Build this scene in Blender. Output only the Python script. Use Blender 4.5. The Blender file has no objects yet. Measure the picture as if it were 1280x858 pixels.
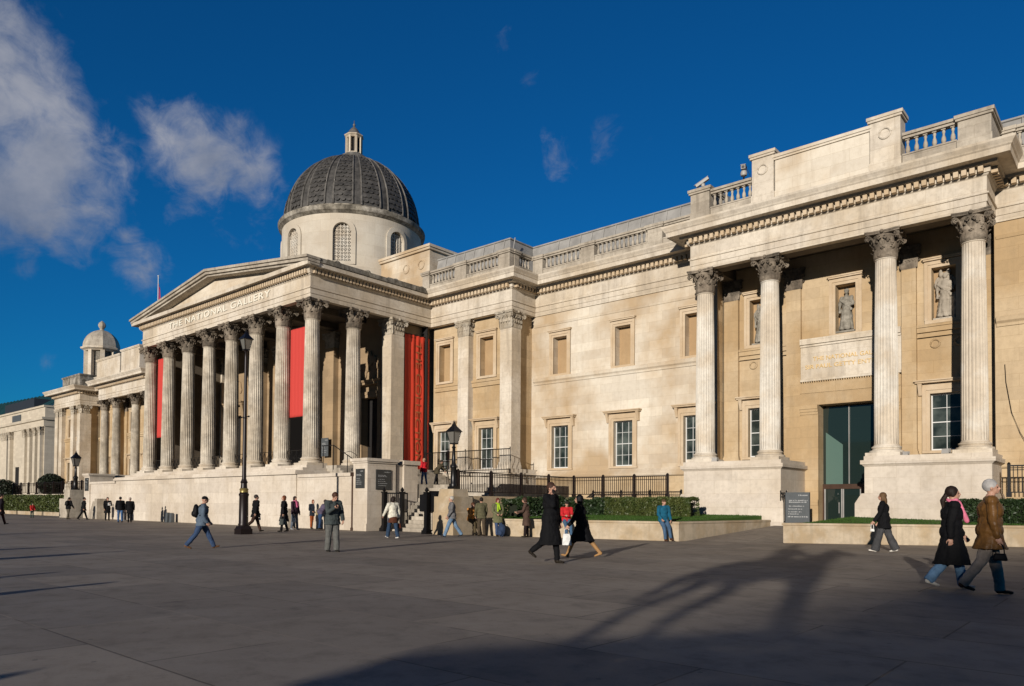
import bpy, bmesh, math, random
from mathutils import Vector, Matrix, noise, Quaternion
random.seed(7)
PI = math.pi
C = bpy.context.scene.collection
SC = bpy.context.scene
sin, cos, rad = math.sin, math.cos, math.radians

# ------------------------------------------------------------------ camera
YAW, TILT, ROLL, HCAM = rad(40.84), rad(1.32), rad(.40), 1.33
cam = bpy.data.objects.new('camera', bpy.data.cameras.new('camera'))
C.objects.link(cam)
fw = Vector((-sin(YAW)*cos(TILT), cos(YAW)*cos(TILT), sin(TILT)))
r1 = Vector((cos(YAW), sin(YAW), 0)); u1 = r1.cross(fw)
r2 = r1*cos(ROLL)+u1*sin(ROLL); u2 = -r1*sin(ROLL)+u1*cos(ROLL)
M = Matrix((r2, u2, -fw)).transposed().to_4x4(); M.translation = (0, 0, HCAM)
cam.matrix_world = M
cam.data.sensor_width = 36; cam.data.sensor_fit = 'HORIZONTAL'
cam.data.lens = 928/1280*36
cam.data.shift_y = (608.65-429)/1280
cam.data.clip_end = 5000
SC.camera = cam
RH = Vector((cos(YAW), sin(YAW), 0)); FH = Vector((-sin(YAW), cos(YAW), 0))
def ray(px, py): return fw+(px-640)/928*r2+(608.65-py)/928*u2
def gp(px, py, z=0.):
    q = ray(px, py); t = (z-HCAM)/q.z
    return Vector((0, 0, HCAM))+q*t

# ------------------------------------------------------------------ materials
def newmat(name):
    m = bpy.data.materials.new(name); m.use_nodes = True
    nt = m.node_tree; b = nt.nodes['Principled BSDF']
    return m, nt, b
def N(nt, t, **kw):
    n = nt.nodes.new(t)
    for k, v in kw.items(): setattr(n, k, v)
    return n
def L(nt, a, b): nt.links.new(a, b)
def mixc(nt, fac, a, b, mode='MIX'):
    n = N(nt, 'ShaderNodeMix', data_type='RGBA', blend_type=mode)
    for s, v in ((n.inputs[0], fac), (n.inputs[6], a), (n.inputs[7], b)):
        if hasattr(v, 'links'): L(nt, v, s)
        else: s.default_value = v if not isinstance(v, tuple) else (*v, 1)[:4]
    return n.outputs[2]
def ramp(nt, fac, stops):
    n = N(nt, 'ShaderNodeValToRGB'); L(nt, fac, n.inputs[0])
    e = n.color_ramp.elements
    while len(e) < len(stops): e.new(.5)
    for i, (p, c) in enumerate(stops):
        e[i].position = p; e[i].color = (c, c, c, 1) if not isinstance(c, tuple) else (*c, 1)
    return n.outputs[0]
def noisetex(nt, vec, scale, detail=4, rough=.55):
    n = N(nt, 'ShaderNodeTexNoise'); n.inputs['Scale'].default_value = scale
    n.inputs['Detail'].default_value = detail; n.inputs['Roughness'].default_value = rough
    if vec is not None: L(nt, vec, n.inputs['Vector'])
    return n.outputs['Fac']
def facevec(nt):
    """world position laid out on the plane of the wall: (along, height)"""
    g = N(nt, 'ShaderNodeNewGeometry')
    sp = N(nt, 'ShaderNodeSeparateXYZ'); L(nt, g.outputs['Position'], sp.inputs[0])
    sn = N(nt, 'ShaderNodeSeparateXYZ'); L(nt, g.outputs['True Normal'], sn.inputs[0])
    ab = N(nt, 'ShaderNodeMath', operation='ABSOLUTE'); L(nt, sn.outputs[0], ab.inputs[0])
    gt = N(nt, 'ShaderNodeMath', operation='GREATER_THAN'); L(nt, ab.outputs[0], gt.inputs[0]); gt.inputs[1].default_value = .7
    mx = N(nt, 'ShaderNodeMix'); L(nt, gt.outputs[0], mx.inputs[0]); L(nt, sp.outputs[0], mx.inputs[2]); L(nt, sp.outputs[1], mx.inputs[3])
    cb = N(nt, 'ShaderNodeCombineXYZ'); L(nt, mx.outputs[0], cb.inputs[0]); L(nt, sp.outputs[2], cb.inputs[1])
    return g.outputs['Position'], cb.outputs[0]
def stone(name, a, b, dirt, dirt_amt=.5, joints=True, bw=1.25, bh=.46, patch=.22, streak=.5, rough=.85, bump=.25, soot=0.):
    m, nt, bs = newmat(name)
    pos, fv = facevec(nt)
    big = noisetex(nt, pos, patch, 5, .6)
    fac = ramp(nt, big, [(.42, 0.), (.58, 1.)])
    col = mixc(nt, fac, a, b)
    # per block tone
    if joints:
        br = N(nt, 'ShaderNodeTexBrick'); L(nt, fv, br.inputs['Vector'])
        br.inputs['Scale'].default_value = 1; br.inputs['Brick Width'].default_value = bw
        br.inputs['Row Height'].default_value = bh; br.inputs['Mortar Size'].default_value = .007
        br.inputs['Mortar Smooth'].default_value = .4
        br.inputs['Color1'].default_value = (.90, .885, .87, 1); br.inputs['Color2'].default_value = (1.05, 1.04, 1.02, 1)
        br.inputs['Mortar'].default_value = (.80, .76, .70, 1)
        col = mixc(nt, 1., col, br.outputs['Color'], 'MULTIPLY')
    # vertical streaks of weathering
    mp = N(nt, 'ShaderNodeMapping'); L(nt, pos, mp.inputs[0]); mp.inputs['Scale'].default_value = (1.6, 1.6, .16)
    st = noisetex(nt, mp.outputs[0], 1.6, 6, .65)
    sf = ramp(nt, st, [(.50, 0.), (.78, streak)])
    col = mixc(nt, sf, col, dirt)
    fine = noisetex(nt, pos, 5., 6, .7)
    ff = ramp(nt, fine, [(.45, 0.), (.8, dirt_amt)])
    col = mixc(nt, ff, col, dirt)
    if soot:
        md = noisetex(nt, pos, 1.1, 5, .7)
        mf = ramp(nt, md, [(.40, 0.), (.62, soot)])
        col = mixc(nt, mf, col, (.05, .042, .032))
    L(nt, col, bs.inputs['Base Color']); bs.inputs['Roughness'].default_value = rough
    bs.inputs['Specular IOR Level'].default_value = .25
    bm = N(nt, 'ShaderNodeBump'); bm.inputs['Strength'].default_value = bump; bm.inputs['Distance'].default_value = .02
    n2 = noisetex(nt, pos, 9, 7, .7)
    if joints:
        ad = N(nt, 'ShaderNodeMath', operation='MULTIPLY_ADD'); L(nt, br.outputs['Fac'], ad.inputs[0]); ad.inputs[1].default_value = -.8; L(nt, n2, ad.inputs[2])
        L(nt, ad.outputs[0], bm.inputs['Height'])
    else: L(nt, n2, bm.inputs['Height'])
    L(nt, bm.outputs[0], bs.inputs['Normal'])
    return m
def plain(name, c, rough=.6, metal=0., nscale=0., namt=.25, spec=.5, bump=0., c2=None):
    m, nt, bs = newmat(name)
    if nscale:
        g = N(nt, 'ShaderNodeNewGeometry')
        f = noisetex(nt, g.outputs['Position'], nscale, 5, .6)
        fr = ramp(nt, f, [(.35, 0.), (.65, 1.)])
        d = c2 or tuple(x*(1-namt) for x in c)
        L(nt, mixc(nt, fr, c, d), bs.inputs['Base Color'])
        if bump:
            bm = N(nt, 'ShaderNodeBump'); bm.inputs['Strength'].default_value = bump; bm.inputs['Distance'].default_value = .02
            L(nt, f, bm.inputs['Height']); L(nt, bm.outputs[0], bs.inputs['Normal'])
    else: bs.inputs['Base Color'].default_value = (*c, 1)
    bs.inputs['Roughness'].default_value = rough; bs.inputs['Metallic'].default_value = metal
    bs.inputs['Specular IOR Level'].default_value = spec
    return m

S_WARM = stone('stone_warm', (.52, .365, .20), (.63, .485, .31), (.30, .22, .13), .35, patch=.25, streak=.4, bw=1.55, bh=.5)
S_FRAME = stone('stone_frame', (.60, .45, .29), (.68, .54, .38), (.34, .26, .17), .3, joints=False, patch=.6, streak=.3)
S_TAN = stone('stone_tan', (.50, .34, .185), (.44, .29, .155), (.30, .21, .12), .3, patch=.5, streak=.3, joints=False)
S_PALE = stone('stone_pale', (.79, .71, .595), (.64, .54, .41), (.30, .25, .19), .45, patch=.3, streak=.65, bw=1.9, bh=.6)
S_WHITE = stone('stone_white', (.80, .725, .605), (.54, .40, .25), (.42, .34, .24), .28, patch=.15, streak=.4, bw=1.55, bh=.5)
S_PLAT = stone('stone_platform', (.74, .66, .56), (.64, .55, .44), (.36, .30, .23), .45, bw=1.7, bh=.62, patch=.3, streak=.35)
S_COL = stone('stone_column', (.72, .64, .52), (.56, .48, .37), (.26, .22, .17), .45, joints=False, patch=.6, streak=.75, soot=.35)
S_COLE = stone('stone_column_clean', (.80, .74, .64), (.70, .60, .47), (.34, .28, .21), .35, joints=False, patch=.5, streak=.5, soot=.12)
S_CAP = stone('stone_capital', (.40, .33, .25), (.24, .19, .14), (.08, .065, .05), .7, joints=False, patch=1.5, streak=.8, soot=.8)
S_CAPL = stone('stone_capital_pale', (.66, .58, .46), (.50, .42, .31), (.18, .14, .10), .6, joints=False, patch=1.5, streak=.6, soot=.3)
S_GREY = stone('stone_grey', (.60, .535, .44), (.47, .41, .33), (.20, .17, .13), .5, bw=1.4, bh=.5, patch=.5, streak=.8, soot=.15)
S_SOOT = stone('stone_sooty', (.36, .32, .25), (.55, .50, .42), (.07, .06, .045), .8, joints=False, patch=.9, streak=1., soot=.75)
S_KERB = stone('stone_garden_wall', (.58, .48, .35), (.46, .35, .22), (.30, .25, .18), .6, bw=1.5, bh=2.0, patch=.9, streak=.6)
S_DRUM = stone('stone_drum', (.68, .62, .52), (.58, .51, .41), (.48, .43, .35), .3, bw=1.2, bh=.8, patch=.35, streak=.3, bump=.1)
S_SOFF = stone('stone_soffit_shaded', (.20, .165, .12), (.13, .105, .08), (.05, .04, .03), .4, patch=.5)  # dark base tone puts the shade of ceilings and west end wall into the colour
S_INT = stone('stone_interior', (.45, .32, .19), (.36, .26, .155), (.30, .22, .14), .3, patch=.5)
LEAD = plain('lead_sheet', (.40, .385, .36), .5, .0, 1.3, .3, .4)
DLEAD = plain('dome_lead', (.040, .038, .036), .6, .0, 2.5, .5, .35, .5, (.105, .098, .09))
DRIB = plain('dome_rib_lead', (.20, .185, .165), .55, .1, 3, .5)
IRON = plain('black_iron', (.010, .009, .009), .35, .2, 0)
IRONR = plain('dark_red_black_iron', (.016, .009, .008), .4, .2, 0)
WHITE = plain('white_paint', (.75, .75, .72), .5)
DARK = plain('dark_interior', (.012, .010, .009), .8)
BRONZE = plain('dark_bronze', (.10, .055, .035), .4, .5, 3)
GOLD = plain('gilt_letter', (.95, .66, .28), .35, .35)
GILTP = plain('pale_gilt_letter', (.95, .90, .76), .6, 0)
REDB = plain('red_banner_cloth', (.74, .060, .026), .7, 0, 0)
BLET = plain('banner_lettering', (.44, .13, .045), .7)
SIGNG = plain('sign_grey', (.105, .115, .12), .5, 0, 6, .15)
SIGNW = plain('sign_white_lettering', (.50, .50, .49), .6)
PLQ = plain('plaque_slate', (.05, .052, .05), .5, 0, 8, .3)
CCTV = plain('camera_housing_white', (.42, .40, .37), .5)
SLATE = plain('teal_roof_sheet', (.035, .115, .13), .4, .3, 1.5, .3)
BSTATUE = plain('verdigris_bronze', (.06, .07, .06), .5, .5, 3)
SAIN = stone('stone_annexe', (.66, .58, .46), (.60, .53, .42), (.40, .34, .26), .25, patch=.3, streak=.3)
FLAGR = plain('flag_red', (.45, .03, .05), .8); FLAGB = plain('flag_blue', (.03, .05, .25), .8); FLAGW = plain('flag_white', (.7, .7, .7), .8)
BARK = plain('bark', (.06, .045, .035), .9, 0, 6, .5)
LEAFM = plain('tree_leaf', (.045, .06, .02), .6)

def glassmat():
    m, nt, b = newmat('window_glass')
    g = N(nt, 'ShaderNodeNewGeometry')
    f = noisetex(nt, g.outputs['Position'], 1.4, 3, .5)
    L(nt, mixc(nt, ramp(nt, f, [(.4, 0.), (.7, 1.)]), (.02, .028, .026), (.11, .13, .115)), b.inputs['Base Color'])
    b.inputs['Roughness'].default_value = .04; b.inputs['Specular IOR Level'].default_value = .5
    bm = N(nt, 'ShaderNodeBump'); bm.inputs['Strength'].default_value = .03; L(nt, f, bm.inputs['Height']); L(nt, bm.outputs[0], b.inputs['Normal'])
    return m
GLASS = glassmat()
def doorglass():
    m, nt, b = newmat('green_door_glass')
    b.inputs['Base Color'].default_value = (.016, .027, .023, 1); b.inputs['Roughness'].default_value = .03
    b.inputs['Specular IOR Level'].default_value = .9
    return m
DGLASS = doorglass()
FROST = plain('pale_green_glass_panel', (.10, .17, .14), .3)

def paving():
    m, nt, b = newmat('paving_slabs')
    g = N(nt, 'ShaderNodeNewGeometry'); pos = g.outputs['Position']
    mp = N(nt, 'ShaderNodeMapping'); L(nt, pos, mp.inputs[0]); mp.inputs['Location'].default_value = (.45, .26, 0)
    br = N(nt, 'ShaderNodeTexBrick'); L(nt, mp.outputs[0], br.inputs['Vector'])
    br.inputs['Scale'].default_value = 1; br.inputs['Brick Width'].default_value = 2.35; br.inputs['Row Height'].default_value = 1.47
    br.inputs['Mortar Size'].default_value = .013; br.inputs['Mortar Smooth'].default_value = .3
    br.inputs['Color1'].default_value = (.80, .80, .81, 1); br.inputs['Color2'].default_value = (1.12, 1.10, 1.07, 1)
    br.inputs['Mortar'].default_value = (.50, .48, .46, 1)
    a = noisetex(nt, pos, .5, 6, .6)
    col = mixc(nt, ramp(nt, a, [(.35, 0.), (.65, 1.)]), (.262, .222, .180), (.325, .28, .232))
    mp2 = N(nt, 'ShaderNodeMapping'); L(nt, pos, mp2.inputs[0]); mp2.inputs['Scale'].default_value = (1, 1, 1); mp2.inputs['Rotation'].default_value = (0, 0, .5)
    w = noisetex(nt, mp2.outputs[0], 2.2, 8, .7)
    col = mixc(nt, ramp(nt, w, [(.5, 0.), (.75, .55)]), col, (.115, .10, .09))
    s = noisetex(nt, pos, 24, 3, .7)
    col = mixc(nt, ramp(nt, s, [(.60, 0.), (.72, .5)]), col, (.12, .105, .095))
    # chewing-gum spots
    vo = N(nt, 'ShaderNodeTexVoronoi'); vo.inputs['Scale'].default_value = 2.6; L(nt, pos, vo.inputs['Vector'])
    gum = ramp(nt, vo.outputs['Distance'], [(.05, .6), (.07, 0.)])
    col = mixc(nt, gum, col, (.10, .09, .085))
    # pale mortar repairs along some joints
    jr = noisetex(nt, pos, .35, 2, .5)
    jf = ramp(nt, jr, [(.52, 0.), (.56, 1.)])
    mj = N(nt, 'ShaderNodeMath', operation='MULTIPLY'); L(nt, jf, mj.inputs[0]); L(nt, br.outputs['Fac'], mj.inputs[1])
    col = mixc(nt, 1., col, br.outputs['Color'], 'MULTIPLY')
    mj2 = N(nt, 'ShaderNodeMath', operation='MULTIPLY'); L(nt, mj.outputs[0], mj2.inputs[0]); mj2.inputs[1].default_value = .6
    col = mixc(nt, mj2.outputs[0], col, (.40, .335, .27))
    L(nt, col, b.inputs['Base Color'])
    rr = ramp(nt, w, [(.3, .62), (.7, .85)])
    L(nt, rr, b.inputs['Roughness']); b.inputs['Specular IOR Level'].default_value = .3
    bm = N(nt, 'ShaderNodeBump'); bm.inputs['Strength'].default_value = .35; bm.inputs['Distance'].default_value = .006
    n2 = noisetex(nt, pos, 30, 6, .75)
    ad = N(nt, 'ShaderNodeMath', operation='MULTIPLY_ADD'); L(nt, br.outputs['Fac'], ad.inputs[0]); ad.inputs[1].default_value = -.9; L(nt, n2, ad.inputs[2])
    L(nt, ad.outputs[0], bm.inputs['Height']); L(nt, bm.outputs[0], b.inputs['Normal'])
    return m
PAVE = paving()
GRASS = plain('grass_blade', (.035, .085, .012), .7, 0, 1.2, .3, .2, 0, (.055, .11, .018))
HEDGE = plain('hedge_leaf', (.05, .075, .018), .5, 0, 3, .3, .4, 0, (.10, .115, .03))
HEDGED = plain('hedge_leaf_dark', (.018, .035, .012), .45, 0, 3, .3, .4, 0, (.035, .06, .02))
SOIL = plain('hedge_core', (.012, .016, .007), .95)

_cl = {}
def cloth(c, rough=.85, bump=.3):
    k = (tuple(round(x, 3) for x in c), rough)
    if k not in _cl:
        m, nt, b = newmat('cloth')
        tc = N(nt, 'ShaderNodeTexCoord')
        f = noisetex(nt, tc.outputs['Object'], 7, 5, .6)
        L(nt, mixc(nt, ramp(nt, f, [(.35, 0.), (.65, 1.)]), tuple(x*.78 for x in c), tuple(min(1, x*1.18) for x in c)), b.inputs['Base Color'])
        b.inputs['Roughness'].default_value = rough; b.inputs['Specular IOR Level'].default_value = .2
        bm = N(nt, 'ShaderNodeBump'); bm.inputs['Strength'].default_value = bump; bm.inputs['Distance'].default_value = .02
        L(nt, f, bm.inputs['Height']); L(nt, bm.outputs[0], b.inputs['Normal'])
        _cl[k] = m
    return _cl[k]
SKIN = plain('skin', (.52, .29, .20), .5, 0, 14, .12, .35)
SKIND = plain('skin_dark', (.30, .16, .11), .5, 0, 14, .12, .35)
LIP = plain('lip', (.38, .12, .10), .5)
EYEM = plain('eye', (.03, .02, .02), .2)
# ------------------------------------------------------------------ mesh kit
class MB:
    def __init__(s): s.v = []; s.f = []; s.mi = []; s.cur = 0
    def add(s, v, f):
        o = len(s.v); s.v += [tuple(p) for p in v]; s.f += [[i+o for i in q] for q in f]; s.mi += [s.cur]*len(f)
    def box(s, x0, x1, y0, y1, z0, z1):
        s.add([(x0,y0,z0),(x1,y0,z0),(x1,y1,z0),(x0,y1,z0),(x0,y0,z1),(x1,y0,z1),(x1,y1,z1),(x0,y1,z1)],
              [(0,3,2,1),(4,5,6,7),(0,1,5,4),(1,2,6,5),(2,3,7,6),(3,0,4,7)])
    def frustum(s, x0, x1, y0, y1, z0, X0, X1, Y0, Y1, z1):
        s.add([(x0,y0,z0),(x1,y0,z0),(x1,y1,z0),(x0,y1,z0),(X0,Y0,z1),(X1,Y0,z1),(X1,Y1,z1),(X0,Y1,z1)],
              [(0,3,2,1),(4,5,6,7),(0,1,5,4),(1,2,6,5),(2,3,7,6),(3,0,4,7)])
    def quad(s, a, b, c, d): s.add([a, b, c, d], [(0, 1, 2, 3)])
    def lathe(s, prof, n=24, c=(0, 0, 0), a0=0, a1=2*PI, cap=True, rot=0):
        full = abs(a1-a0-2*PI) < 1e-6; m = n if full else n+1
        v = []; f = []
        for r, z in prof:
            for k in range(m):
                a = a0+(a1-a0)*k/n+rot; v.append((c[0]+r*cos(a), c[1]+r*sin(a), c[2]+z))
        for i in range(len(prof)-1):
            for k in range(n):
                k2 = (k+1) % m if full else k+1
                f.append((i*m+k, i*m+k2, (i+1)*m+k2, (i+1)*m+k))
        if cap and full: f.append(list(range(m))[::-1]); f.append([(len(prof)-1)*m+k for k in range(m)])
        s.add(v, f)
    def tube(s, pts, r, n=8, r2=None):
        pts = [Vector(p) for p in pts]; rs = r if isinstance(r, (list, tuple)) else [r+( (r2 if r2 is not None else r)-r)*i/(len(pts)-1) for i in range(len(pts))]
        v = []; f = []
        ref = Vector((0, 0, 1))
        for i, p in enumerate(pts):
            d = (pts[min(i+1, len(pts)-1)]-pts[max(i-1, 0)]).normalized()
            a = d.cross(ref if abs(d.dot(ref)) < .95 else Vector((0, 1, 0))).normalized(); b = a.cross(d)
            for k in range(n):
                t = 2*PI*k/n; v.append(p+(a*cos(t)+b*sin(t))*rs[i])
        for i in range(len(pts)-1):
            for k in range(n):
                k2 = (k+1) % n; f.append((i*n+k, (i+1)*n+k, (i+1)*n+k2, i*n+k2))
        f.append(list(range(n))); f.append([(len(pts)-1)*n+k for k in range(n)][::-1])
        s.add(v, f)
    def ball(s, c, r, n=10, m=7, mat=None):
        rx, ry, rz = r if isinstance(r, (list, tuple)) else (r, r, r)
        v = [Vector((0, 0, rz))]
        for i in range(1, m):
            t = PI*i/m
            for k in range(n):
                a = 2*PI*k/n; v.append(Vector((rx*sin(t)*cos(a), ry*sin(t)*sin(a), rz*cos(t))))
        v.append(Vector((0, 0, -rz)))
        if mat is not None: v = [mat @ p for p in v]
        c = Vector(c); v = [p+c for p in v]
        f = [(0, 1+k, 1+(k+1) % n) for k in range(n)]
        for i in range(m-2):
            for k in range(n):
                a = 1+i*n+k; b = 1+i*n+(k+1) % n; f.append((a, a+n, b+n, b))
        l = len(v)-1; f += [(l, 1+(m-2)*n+(k+1) % n, 1+(m-2)*n+k) for k in range(n)]
        s.add(v, f)
    def cap(s, p0, p1, r0, r1, n=10):
        """tapered capsule"""
        s.tube([p0, p1], [r0, r1], n); s.ball(p0, r0, n, 6); s.ball(p1, r1, n, 6)
    def prism(s, poly, z0, z1):
        n = len(poly); s.add([(x, y, z0) for x, y in poly]+[(x, y, z1) for x, y in poly],
            [list(range(n))[::-1], list(range(n, 2*n))]+[(k, (k+1) % n, n+(k+1) % n, n+k) for k in range(n)])
    def build(s, name, mat, parent=None, smooth=False, loc=None, link=True):
        me = bpy.data.meshes.new(name); me.from_pydata(s.v, [], s.f)
        mats = mat if isinstance(mat, (list, tuple)) else [mat]
        for m in mats: me.materials.append(m)
        if len(mats) > 1: me.polygons.foreach_set('material_index', s.mi)
        bm = bmesh.new(); bm.from_mesh(me); bmesh.ops.recalc_face_normals(bm, faces=bm.faces) if len(s.f) < 60000 else None
        bm.to_mesh(me); bm.free()
        if smooth:
            me.polygons.foreach_set('use_smooth', [True]*len(me.polygons))
            if smooth != 'all':
                try: me.set_sharp_from_angle(angle=rad(40))
                except Exception: pass
        o = bpy.data.objects.new(name, me)
        if link: C.objects.link(o)
        if parent: o.parent = parent
        if loc: o.location = loc
        return o
def tag(o, label=None, cat=None, group=None, kind=None):
    if label: o['label'] = label
    if cat: o['category'] = cat
    if group: o['group'] = group
    if kind: o['kind'] = kind
    return o
def thing(name, label, cat, loc=(0, 0, 0), rz=0, group=None):
    o = bpy.data.objects.new(name, None); C.objects.link(o); o.location = loc; o.rotation_euler = (0, 0, rz)
    o.empty_display_size = .3
    return tag(o, label, cat, group)
def copy_tree(o, parent=None):
    c = o.copy(); C.objects.link(c); c.parent = parent
    for ch in [x for x in SC.objects if x.parent == o]: copy_tree(ch, c)
    return c
def dup(o, parent, loc=None, rz=None):
    c = o.copy(); C.objects.link(c); c.parent = parent
    if loc is not None: c.location = loc
    if rz is not None: c.rotation_euler = (0, 0, rz)
    return c
def sweep(mb, path, prof, closed=False):
    """path: plan points travelled with the outside on the right; prof: (out, z) closed outline"""
    n = len(path); rows = []
    for i in range(n):
        p = Vector(path[i]);
        dn = (Vector(path[(i+1) % n])-p) if (closed or i < n-1) else (p-Vector(path[i-1]))
        dp = (p-Vector(path[i-1])) if (closed or i > 0) else dn
        dn.normalize(); dp.normalize()
        n1 = Vector((dp.y, -dp.x)); n2 = Vector((dn.y, -dn.x)); m = n1+n2; m = m/(m.dot(m))*2 if m.length > 1e-6 else n1
        rows.append([(p.x+m.x*o, p.y+m.y*o, z) for o, z in prof])
    k = len(prof); v = [q for r in rows for q in r]; f = []
    for i in range(n if closed else n-1):
        j = (i+1) % n
        for a in range(k):
            b = (a+1) % k; f.append((i*k+a, j*k+a, j*k+b, i*k+b))
    if not closed: f.append(list(range(k))); f.append([(n-1)*k+a for a in range(k)][::-1])
    mb.add(v, f)
def text_mesh(name, txt, size, depth, mat, parent, origin, xdir, ydir, width=None, spacing=1.):
    cu = bpy.data.curves.new(name, 'FONT'); cu.body = txt; cu.size = size; cu.extrude = depth; cu.align_x = 'CENTER'; cu.align_y = 'CENTER'
    cu.space_character = spacing
    ob = bpy.data.objects.new(name, cu); C.objects.link(ob)
    dg = bpy.context.evaluated_depsgraph_get(); dg.update()
    me = bpy.data.meshes.new_from_object(ob.evaluated_get(dg)); bpy.data.objects.remove(ob)
    xs = [v.co.x for v in me.vertices]; w = max(xs)-min(xs); s = (width/w) if width else 1
    X = Vector(xdir); Y = Vector(ydir); Z = X.cross(Y); O = Vector(origin)
    for v in me.vertices: v.co = O+X*(v.co.x*s)+Y*v.co.y+Z*v.co.z
    me.materials.clear(); me.materials.append(mat)
    o = bpy.data.objects.new(name, me); C.objects.link(o); o.parent = parent
    return o
# ------------------------------------------------------------------ people
def remesh(mb, vox, name, mats, wr=0., wk=9., smooth=3, matfn=None):
    me = bpy.data.meshes.new(name); me.from_pydata(mb.v, [], mb.f)
    bm = bmesh.new(); bm.from_mesh(me); bmesh.ops.recalc_face_normals(bm, faces=bm.faces); bm.to_mesh(me); bm.free()
    ob = bpy.data.objects.new(name, me); C.objects.link(ob)
    md = ob.modifiers.new('r', 'REMESH'); md.mode = 'VOXEL'; md.voxel_size = vox
    if smooth:
        ms = ob.modifiers.new('s', 'SMOOTH'); ms.factor = .5; ms.iterations = smooth
    dg = bpy.context.evaluated_depsgraph_get(); dg.update()
    out = bpy.data.meshes.new_from_object(ob.evaluated_get(dg))
    bpy.data.objects.remove(ob); bpy.data.meshes.remove(me)
    out.name = name
    if wr:
        nn = [v.normal.copy() for v in out.vertices]
        for v, q in zip(out.vertices, nn):
            p = v.co*wk; v.co += q*(noise.noise(Vector((p.x, p.y, p.z*.55)))+.5*noise.noise(p*2.3))*wr
    out.materials.clear()
    for m in mats: out.materials.append(m)
    if matfn:
        out.polygons.foreach_set('material_index', [matfn(p.center) for p in out.polygons])
    out.polygons.foreach_set('use_smooth', [True]*len(out.polygons))
    return out
def hand(mb, w, d, side, n, curl=30, spread=1.):
    """palm and five fingers; w wrist, d forearm direction, n palm facing"""
    d = d.normalized(); n = (n-d*n.dot(d)).normalized(); x = d.cross(n).normalized()*side
    M3 = Matrix((x, d, n)).transposed()
    c = w+d*.05; mb.ball(c, (.039, .052, .017), 8, 6, M3)
    lens = [.068, .078, .072, .056]
    for i, l in enumerate(lens):
        b = w+d*.085+x*(-.030+.020*i)*spread; a = rad(curl*.5); q = b; ang = a
        for s_ in (.45, .32, .28):
            e = q+(d*cos(ang)+n*sin(ang))*l*s_*1.0; mb.cap(q, e, .0098, .0088, 6); q = e; ang += rad(curl)
    b = w+d*.03-x*.034
    e = b+(d*.75-x*.6+n*.35).normalized()*.036; mb.cap(b, e, .012, .0105, 6)
    e2 = e+(d*.95-x*.05+n*.35).normalized()*.032; mb.cap(e, e2, .0105, .009, 6)
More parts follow.
